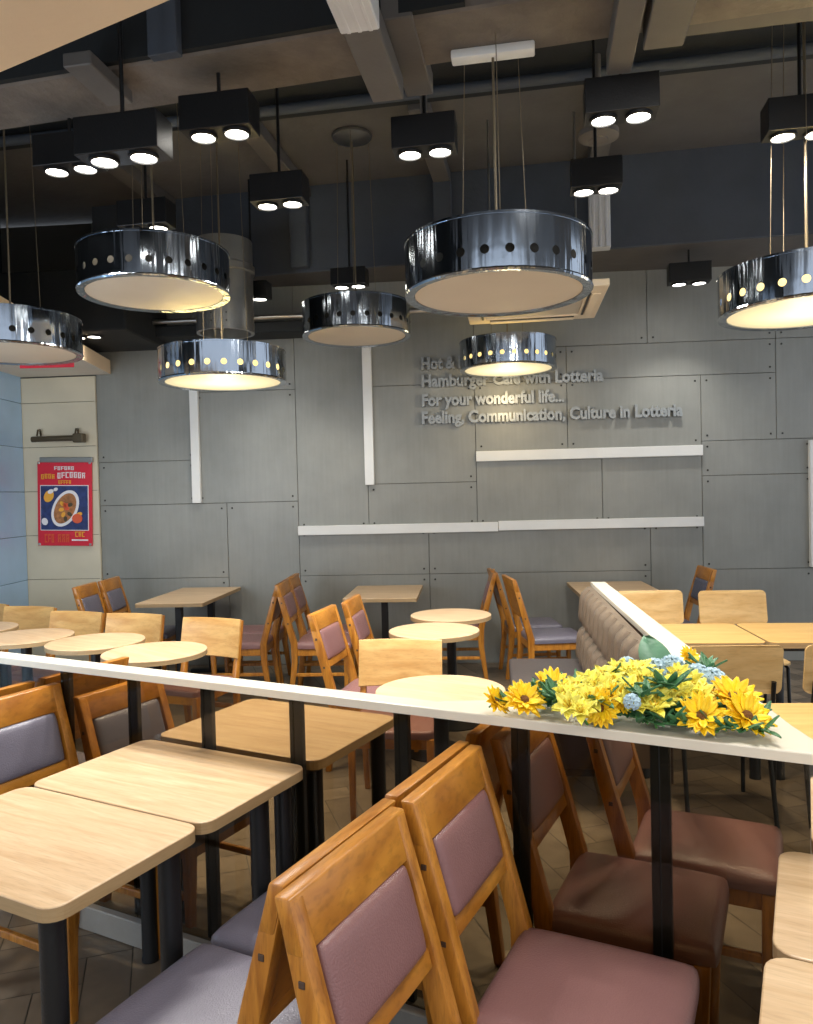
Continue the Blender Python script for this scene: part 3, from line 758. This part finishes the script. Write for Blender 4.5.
def ped_table(label, c, wd, dp, rz, group, cols):
    t = thing('wall_table', label, 'table', (c[0], c[1], 0), rz, group)
    b, ms = slab(wd, dp, .015, .03); obj('tabletop', b, None, t, False, ms)
    for (x, y) in cols:
        b = bmesh.new(); box(b, (x, y, .36), (.055, .055, .66), .004); obj('column', b, M['black'], t)
        b = bmesh.new(); box(b, (x, y, .015), (wd * .72, .07, .03), .006); obj('foot', b, M['black'], t)
        b = bmesh.new(); box(b, (x, y, TH - .038), (wd * .6, .06, .016), .003); obj('bracket', b, M['black'], t)
    return t
GWT = 'wooden tables standing against the cement wall'
ped_table('left wall table of pale wood, on two black columns', (-1.88, 6.66), .56, 1.06, WA, GWT, [(.0, -.3), (.06, .32)])
ped_table('middle wall table of pale wood, below the long white batten', (-.20, 6.56), .60, .88, WA, GWT, [(0, -.05)])
ped_table('right wall table of pale wood, behind the tufted bench end', (1.72, 6.45), .66, .88, WA, GWT, [(0, -.05)])
def round_table(label, x, y, D, group):
    t = thing('round_table', label, 'table', (x, y, 0), random.uniform(-.3, .3) - .5, group)
    b = bmesh.new(); r = D / 2; n = 48
    prism(b, [(r * math.cos(2 * math.pi * k / n), r * math.sin(2 * math.pi * k / n)) for k in range(n)], TH - .028, TH, .004, 2, 1); obj('tabletop', b, None, t, False, [M['oak'], M['oak_edge']])
    b = bmesh.new(); lathe(b, [(0, .03), (.032, .03), (.032, TH - .045), (.11, TH - .04), (.11, TH - .029), (0, TH - .029)], 24); obj('column', b, M['black'], t, True)
    b = bmesh.new(); lathe(b, [(0, 0), (.20, 0), (.20, .008), (.06, .03), (0, .03)], 32); obj('base', b, M['black'], t, True)
    return t
GR = 'small round tables in the middle of the room'
round_table('round table nearest, its front hidden by the cream partition top', .125, 3.235, .55, GR)
round_table('round table in the middle, in front of a smaller-looking one', .15, 4.66, .55, GR)
round_table('round table furthest back in the middle, partly behind another', .285, 5.24, .55, GR)
round_table('round table furthest right of the left row, right beside a plywood chair', -1.405, 4.225, .56, GR)
round_table('round table second from the right in the left row', -1.87, 4.57, .56, GR)
round_table('round table third from the right in the left row', -2.40, 4.80, .56, GR)
round_table('round table at the left edge of the view, mostly cut off', -2.93, 5.14, .56, GR)
GY = 'yellow oak tables right of the partition'
leg_table('yellow oak table with rounded corners right behind the cream partition', (1.58, 4.38), .69, .60, rad(-6), GY, top='yellow_oak', r=.05)
leg_table('yellow oak table with rounded corners cut by the right edge of the view', (2.305, 4.305), .74, .60, rad(-6), GY, top='yellow_oak', r=.05)
leg_table('yellow oak table beside the flowers, at the right edge', (1.53, 2.66), .70, .50, rad(-4), GY, xs=(.0, .28), top='yellow_oak', r=.05)

# ------------------------------------------------------------------ pendant lamps
def pendant(label, x, y, z, R_, h_, lit, ztop, tilt=(0, 0), wires=3, canopy='disc', holes=26):
    t = thing('pendant_lamp', label, 'lamp', (x, y, z), 0, 'drum pendant lamps')
    # drum wall with punched round holes
    b = bmesh.new(); N = holes; zh = h_ * .36; hr = .0185; cell = 2 * math.pi * R_ / N; hh = .04
    def P(th, zz, r=R_): return (r * math.cos(th), r * math.sin(th), zz)
    for k in range(N):
        t0 = 2 * math.pi * k / N; t1 = 2 * math.pi * (k + 1) / N; tc = (t0 + t1) / 2
        sq, ci = [], []
        for q in range(16):
            a = 2 * math.pi * q / 16 + math.pi / 4 * 0
            cx, cz = math.cos(a), math.sin(a); mxx = max(abs(cx), abs(cz))
            sx, sz = cx / mxx, cz / mxx
            sq.append(b.verts.new(P(tc + sx * (t1 - t0) / 2, zh + sz * hh)))
            ci.append(b.verts.new(P(tc + cx * hr / R_, zh + cz * hr)))
        for q in range(16): b.faces.new((sq[q], sq[(q + 1) % 16], ci[(q + 1) % 16], ci[q]))
        for (za, zb) in ((0, zh - hh), (zh + hh, h_)):
            ths = [t0 + (t1 - t0) * i / 4 for i in range(5)]
            # match the square's own subdivision so that the wall stays closed
            ths = [tc + s_ * (t1 - t0) / 2 for s_ in (-1, -math.tan(math.pi / 8), 0, math.tan(math.pi / 8), 1)]
            for i in range(4):
                b.faces.new([b.verts.new(P(ths[i], za)), b.verts.new(P(ths[i + 1], za)), b.verts.new(P(ths[i + 1], zb)), b.verts.new(P(ths[i], zb))])
    bmesh.ops.remove_doubles(b, verts=b.verts[:], dist=.0004)
    sh = obj('drum_shade', b, M['drum'], t, True)
    b = bmesh.new(); lathe(b, [(R_ * .90, .012), (R_ * .90, h_ * .86)], 48); lathe(b, [(R_ * .90, h_ * .86), (0, h_ * .86)], 48); obj('inner_drum', b, M['inside_on' if lit else 'inside'], t, True)
    b = bmesh.new(); lathe(b, [(0, -.004), (R_ * .70, -.003), (R_ * .90, .004), (R_ * .90, .012), (0, .010)], 48); obj('diffuser', b, M['diff_on' if lit else 'diff_off'], t, True)
    b = bmesh.new(); lathe(b, [(R_ * .905, .0), (R_ * 1.0, -.004), (R_ * 1.012, .004), (R_ * 1.0, .012), (R_ * .905, .008), (R_ * .905, 0)], 48); obj('bottom_rim', b, M['drum'], t, True)
    b = bmesh.new(); lathe(b, [(R_ * .992, h_ - .006), (R_ * 1.008, h_ - .006), (R_ * 1.008, h_ + .004), (R_ * .992, h_ + .004), (R_ * .992, h_ - .006)], 48); obj('top_rim', b, M['drum'], t, True)
    top = ztop - z
    b = bmesh.new(); tube(b, [(0, 0, h_ * .86), (0, 0, top - .01)], .006, 8); obj('rod', b, M['wire'], t, True)
    for k in range(wires):
        a = 2 * math.pi * k / wires + .5
        b = bmesh.new(); tube(b, [(R_ * .42 * math.cos(a), R_ * .42 * math.sin(a), h_ * .86), (R_ * .34 * math.cos(a), R_ * .34 * math.sin(a), top - .01)], .0018, 6); obj('suspension_wire', b, M['wire'], t, True)
    b = bmesh.new()
    if canopy == 'disc': lathe(b, [(0, top - .045), (.05, top - .04), (R_ * .36, top - .02), (R_ * .36, top), (0, top)], 32)
    else: box(b, (0, 0, top - .02), (.36, .07, .04), .008, 2, Matrix.Rotation(rad(-10), 4, 'Z'))
    obj('ceiling_canopy', b, M['steel' if canopy == 'disc' else 'white'], t, True)
    if lit:
        ld = bpy.data.lights.new('pendant_bulb', 'POINT'); ld.energy = 6; ld.color = (1, .78, .45); ld.shadow_soft_size = .12
        lo = bpy.data.objects.new('pendant_bulb', ld); COL.objects.link(lo); lo.location = (x, y, z - .2)
    return t
pendant('large unlit chrome drum lamp nearest, right of centre', 0.423, 3.391, 2.437, .403, 0.220, False, 3.5, canopy='bar')
pendant('unlit chrome drum lamp at upper left with a big pale underside', -1.356, 4.280, 2.707, .403, 0.225, False, 4.25)
pendant('smaller-looking unlit chrome drum lamp in the centre, above the white batten', -0.339, 5.800, 2.759, .403, 0.235, False, 4.25)
pendant('glowing drum lamp at left, lower than the unlit ones', -1.164, 5.005, 2.322, .403, 0.200, True, 4.2)
pendant('glowing drum lamp in front of the wall lettering', 0.887, 6.533, 2.599, .403, 0.235, True, 3.5, wires=2)
pendant('glowing drum lamp at the right edge', 1.980, 3.784, 2.412, .403, 0.205, True, 4.2, wires=5)
pendant('unlit chrome drum lamp cut by the left edge', -2.391, 4.738, 2.491, .403, 0.210, False, 4.2)

# ------------------------------------------------------------------ twin spot boxes
def spot(label, x, y, z, wd=.32, hd=.15, dp=.14, rz=rad(-10), ztop=4.25, power=1):
    t = thing('ceiling_spotlight', label, 'spotlight', (x, y, z), rz, 'black twin spotlight boxes')
    b = bmesh.new(); box(b, (0, 0, hd / 2), (wd, dp, hd), .004); obj('housing', b, M['black'], t)
    b = bmesh.new(); tube(b, [(0, 0, hd), (0, 0, ztop - z)], .009, 8); obj('rod', b, M['black'], t, True)
    for s in (-1, 1):
        b = bmesh.new(); lathe(b, [(.052, .01), (.062, .01), (.062, -.012), (.052, -.014), (.052, .01)], 24, (s * wd * .24, 0, 0)); r = obj('lamp_ring', b, M['black'], t, True)
        b = bmesh.new(); lathe(b, [(0, -.004), (.052, -.006), (.052, .004), (0, .004)], 24, (s * wd * .24, 0, 0)); obj('lens', b, M['lens'], r, True)
        ld = bpy.data.lights.new('spot_beam', 'SPOT'); ld.energy = SPOT_W * power; ld.spot_size = rad(105); ld.spot_blend = .7; ld.shadow_soft_size = .05; ld.color = (1, .97, .91)
        lo = bpy.data.objects.new('spot_beam', ld); COL.objects.link(lo)
        p = Matrix.Rotation(rz, 3, 'Z') @ Vector((s * wd * .24, 0, 0)); lo.location = (x + p.x, y + p.y, z - .03)
    return t
spot('twin spotlight box above the centre, left of the big pendant rod', 0.134, 3.818, 3.25, .31, 0.155, .14, rad(-10), 4.25, 1)
spot('twin spotlight box at upper right, beside the trunking', 1.009, 3.511, 3.25, .32, 0.155, .14, rad(-10), 4.25, 1)
spot('twin spotlight box at right centre, above the white drop trunking', 1.104, 4.352, 3.25, .28, 0.155, .14, rad(-10), 4.25, 1)
spot('twin spotlight box at the far upper right edge', 1.925, 3.723, 3.25, .32, 0.155, .14, rad(-10), 4.25, 1)
spot('largest and brightest twin spotlight box at upper left', -1.137, 3.234, 3.00, .37, 0.155, .14, rad(-10), 4.25, 1)
spot('twin spotlight box at the left edge, partly behind the brightest one', -1.644, 3.913, 3.25, .33, 0.155, .14, rad(-10), 4.25, 1)
spot('twin spotlight box at upper left, tucked under the concrete beam', -0.799, 3.515, 3.22, .33, 0.155, .14, rad(-10), 3.49, 1)
spot('twin spotlight box between the two upper left drum lamps', -0.680, 4.444, 3.25, .31, 0.155, .14, rad(-10), 4.25, 1)
spot('small twin spotlight box near the right wall top', 2.368, 6.372, 3.25, .33, 0.155, .14, rad(-10), 3.56, 0.35)
spot('small twin spotlight box in front of the round duct', -1.237, 6.425, 3.22, .30, 0.13, .14, rad(-10), 4.2, 0.35)
spot('twin spotlight box showing just above the upper left drum lamp', -1.554, 4.781, 3.25, .32, 0.155, .14, rad(-10), 4.25, 1)
spot('small twin spotlight box just above the centre drum lamp', -0.401, 6.100, 3.22, .28, 0.13, .14, rad(-10), 4.2, 0.35)
spot('small twin spotlight box low in the dark corner over the left soffit', -2.631, 6.450, 2.95, .30, .12, .14, rad(-10), 3.2, .3)
# round detectors / speaker under the slab
def disc(name, label, cat, x, y, z, r, h_, ztop, mat):
    t = thing(name, label, cat, (x, y, z))
    b = bmesh.new(); lathe(b, [(0, 0), (r * .8, .002), (r, .015), (r, h_), (0, h_)], 32); obj('cover', b, M[mat], t, True)
    b = bmesh.new(); lathe(b, [(0, -.006), (r * .45, -.004), (r * .5, .004), (0, .004)], 24); obj('centre_cap', b, M[mat], t, True)
    b = bmesh.new(); tube(b, [(0, 0, h_), (0, 0, ztop - z)], .02, 8); obj('stem', b, M['grey_trunk'], t, True)
disc('smoke_detector', 'small round pale detector under a spotlight box', 'detector', .148, 4.28, 3.44, .05, .04, 4.25, 'cream')
disc('ceiling_speaker', 'flat round grey speaker hanging under the slab', 'speaker', 1.22, 4.72, 3.69, .12, .05, 4.25, 'grey_trunk')
# ------------------------------------------------------------------ air conditioner cassette
def cassette():
    t = thing('air_conditioner', 'cream square ceiling air conditioner behind the big pendant lamp', 'air conditioner', (.98, 5.78, 2.95), rad(-8))
    b = bmesh.new()
    for sx, sy, w_, d_ in ((0, .43, 1.0, .14), (0, -.43, 1.0, .14), (.43, 0, .14, .72), (-.43, 0, .14, .72)): box(b, (sx, sy, .02), (w_, d_, .05), .008)
    obj('frame', b, M['cream'], t)
    b = bmesh.new(); box(b, (0, 0, .022), (.72, .72, .03), .006); obj('grille', b, M['diff_off'], t)
    for k in range(4):
        b = bmesh.new(); box(b, (0, .43, -.012), (.66, .06, .012), .004, 2, Matrix.Rotation(k * math.pi / 2, 4, 'Z')); obj('flap', b, M['cream'], t)
        b = bmesh.new(); box(b, (0, .385, -.008), (.66, .018, .008), .002, 2, Matrix.Rotation(k * math.pi / 2, 4, 'Z')); obj('slot', b, M['bolt'], t)
    b = bmesh.new(); box(b, (0, 0, .15), (.8, .8, .22), .006); obj('body', b, M['duct'], t)
    for sx in (-.3, .3):
        for sy in (-.3, .3):
            b = bmesh.new(); tube(b, [(sx, sy, .26), (sx, sy, .56 + (.7 if sy < 0 else 0))], .007, 6); obj('hanger_rod', b, M['steel'], t)
cassette()
def duct():
    t = thing('ventilation_duct', 'short round galvanised duct hanging at the left of the wall', 'duct', (-1.40, 6.15, 2.88))
    b = bmesh.new(); lathe(b, [(.2, 0), (.225, .0), (.225, .46), (.24, .47), (.24, .52), (.225, .53), (.225, .72), (0, .72)], 40); lathe(b, [(.2, 0), (.2, .3), (0, .3)], 40); obj('duct_shell', b, M['duct'], t, True)
    b = bmesh.new()
    for k in range(6):
        for a in (rad(-75), rad(-105)): box(b, (.226 * math.cos(a), .226 * math.sin(a), .06 + .06 * k), (.012, .012, .012), .004)
    obj('rivet_row', b, M['bolt'], t)
duct()

# ------------------------------------------------------------------ flowers on the triangular shelf
ZS = .98
def petal(bm, L, W, mat4, curl=.3, cup=.15, n=5, mi=0):
    rows = []
    for i in range(n + 1):
        u = i / n; wv = W * max(.12, math.sin(math.pi * min(.97, .14 + .84 * u)) ** .75); z = curl * L * u * u
        rows.append([bm.verts.new(mat4 @ Vector((L * u, s * wv / 2, z + cup * W * abs(s)))) for s in (-1, 0, 1)])
    for a, b in zip(rows, rows[1:]):
        for k in range(2):
            f = bm.faces.new((a[k], a[k + 1], b[k + 1], b[k])); f.material_index = mi
def thick(o, t_=.0012):
    md = o.modifiers.new('thickness', 'SOLIDIFY'); md.thickness = t_; return o
def make_sunflower(seed):
    rnd = random.Random(seed); t = thing('sunflower', '', 'flower')
    b = bmesh.new()
    for ring, (n, L, up_) in enumerate(((17, .058, 4), (15, .048, 22))):
        for k in range(n):
            m4 = Matrix.Rotation(2 * math.pi * k / n + ring * .2 + rnd.uniform(-.08, .08), 4, 'Z') @ Matrix.Rotation(-rad(up_ + rnd.uniform(-10, 12)), 4, 'Y') @ Matrix.Translation((.012, 0, 0))
            petal(b, L * rnd.uniform(.9, 1.1), .024, m4, rnd.uniform(-.15, .25), .2)
    thick(obj('petals', b, M['sun_petal'], t, True))
    b = bmesh.new(); lathe(b, [(0, .016), (.010, .0155), (.015, .011), (.018, .003), (.017, -.004), (0, -.006)], 20); obj('flower_centre', b, M['sun_core'], t, True)
    b = bmesh.new(); tube(b, [(0, 0, -.004), (0, 0, -.02), (.008, 0, -.045)], .004, 8); obj('stem', b, M['stem'], t, True)
    return t
def make_lily(seed):
    rnd = random.Random(seed); t = thing('yellow_lily', '', 'flower')
    b = bmesh.new()
    for ring in range(2):
        for k in range(5 + ring):
            m4 = Matrix.Rotation(2 * math.pi * k / (5 + ring) + ring * .5 + rnd.uniform(-.1, .1), 4, 'Z') @ Matrix.Rotation(-rad(35 + ring * 18 + rnd.uniform(-8, 8)), 4, 'Y') @ Matrix.Translation((.003, 0, 0))
            petal(b, .046 * rnd.uniform(.85, 1.1), .026, m4, -.35, .25)
    thick(obj('petals', b, M['lily'], t, True))
    b = bmesh.new()
    for k in range(5):
        a = 2 * math.pi * k / 5; tube(b, [(0, 0, 0), (.006 * math.cos(a), .006 * math.sin(a), .016), (.011 * math.cos(a), .011 * math.sin(a), .026)], [.0012, .0012, .0026], 6)
    obj('stamens', b, M['lily_core'], t, True)
    b = bmesh.new(); tube(b, [(0, 0, .002), (0, 0, -.02), (.006, 0, -.04)], .0032, 8); obj('stem', b, M['stem'], t, True)
    return t
def make_hydrangea(seed):
    rnd = random.Random(seed); t = thing('blue_hydrangea', '', 'flower')
    b = bmesh.new(); n = 26
    for k in range(n):
        zc = 1 - 1.35 * k / n; rr = math.sqrt(max(0, 1 - zc * zc)); a = k * 2.39996
        d = Vector((rr * math.cos(a), rr * math.sin(a), zc)); q = d.to_track_quat('Z', 'Y').to_matrix().to_4x4()
        base = Matrix.Translation(d * .034) @ q @ Matrix.Rotation(rnd.uniform(0, 3), 4, 'Z')
        for p in range(4): petal(b, .017, .017, base @ Matrix.Rotation(p * math.pi / 2, 4, 'Z') @ Matrix.Rotation(-rad(12), 4, 'Y'), .1, .1, 3)
    thick(obj('florets', b, M['hydra'], t, True), .0008)
    b = bmesh.new(); tube(b, [(0, 0, .03), (0, 0, -.01), (.004, 0, -.035)], .004, 8); obj('stem', b, M['stem'], t, True)
    return t
def make_sprig(seed):
    rnd = random.Random(seed); t = thing('leaf_sprig', '', 'foliage')
    b = bmesh.new()
    for k in range(11):
        m4 = Matrix.Translation((rnd.uniform(-.02, .02), rnd.uniform(-.02, .02), 0)) @ Matrix.Rotation(rnd.uniform(0, 6.28), 4, 'Z') @ Matrix.Rotation(-rad(rnd.uniform(5, 65)), 4, 'Y')
        petal(b, rnd.uniform(.045, .075), .024, m4, rnd.uniform(-.3, .1), .2)
    thick(obj('leaves', b, M['leaf'], t, True))
    b = bmesh.new(); tube(b, [(-.03, 0, .004), (0, 0, .008), (.03, .005, .004)], .0035, 8); obj('stem', b, M['stem'], t, True)
    return t
sun = [make_sunflower(k) for k in range(2)]; lil = [make_lily(k) for k in range(2)]; hyd = make_hydrangea(1); spr = [make_sprig(k) for k in range(2)]
used = set()
def place(src, x, y, z, tilt, az, sc, label, group):
    if src.name not in used:
        used.add(src.name); o = src; o['label'] = label; o['group'] = group
    else: o = dup(src, (0, 0, 0), 0, label, group)
    o.location = (x, y, ZS + z); o.scale = (sc, sc, sc)
    o.rotation_euler = (Matrix.Rotation(rad(az), 3, 'Z') @ Matrix.Rotation(rad(tilt), 3, 'X')).to_euler()
    return o
FG = 'artificial flowers lying on the triangular shelf'
SUN = [
    (0.225, 2.050, 0.035, 50, 55, 0.62, 'small sunflower at the far left tip of the bouquet'),
    (0.300, 2.035, 0.040, 38, 15, 0.85, 'sunflower second from the left tip of the bouquet'),
    (0.402, 2.164, 0.045, 18, 0, 0.85, 'sunflower at the back left edge of the bouquet'),
    (0.475, 1.917, 0.050, 78, -30, 0.72, 'sunflower seen side on at the middle front of the bouquet'),
    (0.696, 1.838, 0.045, 42, -15, 0.85, 'sunflower near the front right corner, lower left of the pair'),
    (0.798, 1.898, 0.070, 25, 5, 1.00, 'largest full sunflower at the right end of the bouquet'),
    (0.800, 1.829, 0.045, 40, 15, 0.92, 'sunflower at the front right corner of the bouquet'),
    (0.834, 2.290, 0.090, 50, 30, 0.50, 'small orange sunflower at the back right of the bouquet'),
    (0.520, 1.932, 0.065, 55, 30, 0.60, 'sunflower half hidden behind the side-on one')]
for i, (x, y, z, ti, az, sc, lb) in enumerate(SUN): place(sun[i % 2], x, y, z, ti, az, sc, lb, FG)
LIL = [(0.411, 1.955, 0.069), (0.464, 2.004, 0.086), (0.396, 1.911, 0.054), (0.421, 1.887, 0.045), (0.481, 1.979, 0.079), (0.527, 2.003, 0.088), (0.552, 1.963, 0.076), (0.598, 1.996, 0.088), (0.594, 2.054, 0.095), (0.596, 1.942, 0.071), (0.565, 1.889, 0.051), (0.609, 1.912, 0.061), (0.644, 1.964, 0.079), (0.685, 1.969, 0.082), (0.720, 1.974, 0.085), (0.716, 1.935, 0.072), (0.639, 1.905, 0.059), (0.515, 2.040, 0.095), (0.558, 2.081, 0.095), (0.691, 1.909, 0.062), (0.623, 1.993, 0.088), (0.678, 1.930, 0.069), (0.567, 1.928, 0.065), (0.382, 1.962, 0.071), (0.535, 1.907, 0.056), (0.433, 1.984, 0.079), (0.446, 1.931, 0.062), (0.596, 1.879, 0.048), (0.722, 1.914, 0.065), (0.708, 2.042, 0.095), (0.507, 1.950, 0.071), (0.628, 2.097, 0.095)]
rnd = random.Random(9)
for i, (x, y, z) in enumerate(LIL): place(lil[i % 2], x, y, z, rnd.uniform(5, 50), rnd.uniform(-40, 40), rnd.uniform(.8, 1.1), 'yellow lily bloom massed among the sunflowers on the shelf', 'yellow lilies of the bouquet')
for (x, y, z, sc, lb) in ((0.681, 2.134, 0.085, 0.90, 'pale blue hydrangea head beside the large leaf'), (0.729, 2.134, 0.095, 0.85, 'pale blue hydrangea head just right of the large leaf'), (0.787, 1.999, 0.085, 0.95, 'pale blue hydrangea head above the right sunflowers'), (0.627, 2.215, 0.085, 0.65, 'small pale blue hydrangea at the back of the bouquet'), (0.770, 2.057, 0.090, 0.80, 'pale blue hydrangea tucked beside the right lilies'), (0.536, 1.857, 0.080, 0.50, 'little pale blue hydrangea among the front lilies')): place(hyd, x, y, z, rnd.uniform(5, 35), rnd.uniform(-30, 30), sc, lb, FG)
for i, (x, y, z) in enumerate(((0.271, 2.061, 0.020), (0.358, 2.093, 0.020), (0.384, 2.032, 0.020), (0.465, 1.969, 0.020), (0.548, 1.936, 0.020), (0.605, 1.940, 0.020), (0.631, 1.912, 0.020), (0.668, 1.835, 0.020), (0.728, 1.807, 0.020), (0.820, 1.799, 0.020), (0.526, 2.129, 0.020), (0.650, 2.171, 0.020), (0.704, 2.004, 0.020), (0.780, 1.997, 0.020), (0.742, 2.278, 0.020), (0.923, 2.442, 0.020), (0.855, 2.342, 0.020), (0.851, 1.885, 0.020), (0.474, 2.210, 0.020), (0.623, 2.278, 0.020), (0.636, 1.869, 0.020), (0.767, 1.804, 0.020), (0.389, 2.174, 0.020), (0.577, 1.891, 0.020), (0.506, 1.948, 0.020), (0.836, 2.176, 0.020), (0.661, 1.971, 0.020), (0.645, 2.009, 0.020), (0.382, 2.019, 0.045), (0.478, 1.936, 0.060), (0.630, 1.921, 0.050), (0.677, 1.899, 0.045), (0.541, 2.079, 0.085), (0.639, 1.903, 0.100), (0.807, 2.099, 0.090), (0.768, 1.891, 0.040), (0.372, 2.140, 0.035), (0.560, 1.872, 0.090))): place(spr[i % 2], x, y, z, rnd.uniform(-8, 8), rnd.uniform(0, 360), rnd.uniform(.75, 1.05), 'green leaf sprig lying under the yellow flowers on the shelf', 'leaf sprigs of the bouquet')
x, y = 0.711, 2.216
b = bmesh.new(); petal(b, .13, .10, Matrix.Rotation(rad(100), 4, 'Z') @ Matrix.Rotation(rad(-62), 4, 'Y') @ Matrix.Translation((-.04, 0, 0)), -.2, .12, 8); tube(b, [(0, 0, -.03), (.005, -.01, -.07)], .004, 6)
o = thick(obj('broad_leaf', b, M['leaf_big'], None, True)); o.location = (x, y, ZS + .09); tag(o, 'single broad grey green leaf standing at the back of the bouquet', 'leaf')
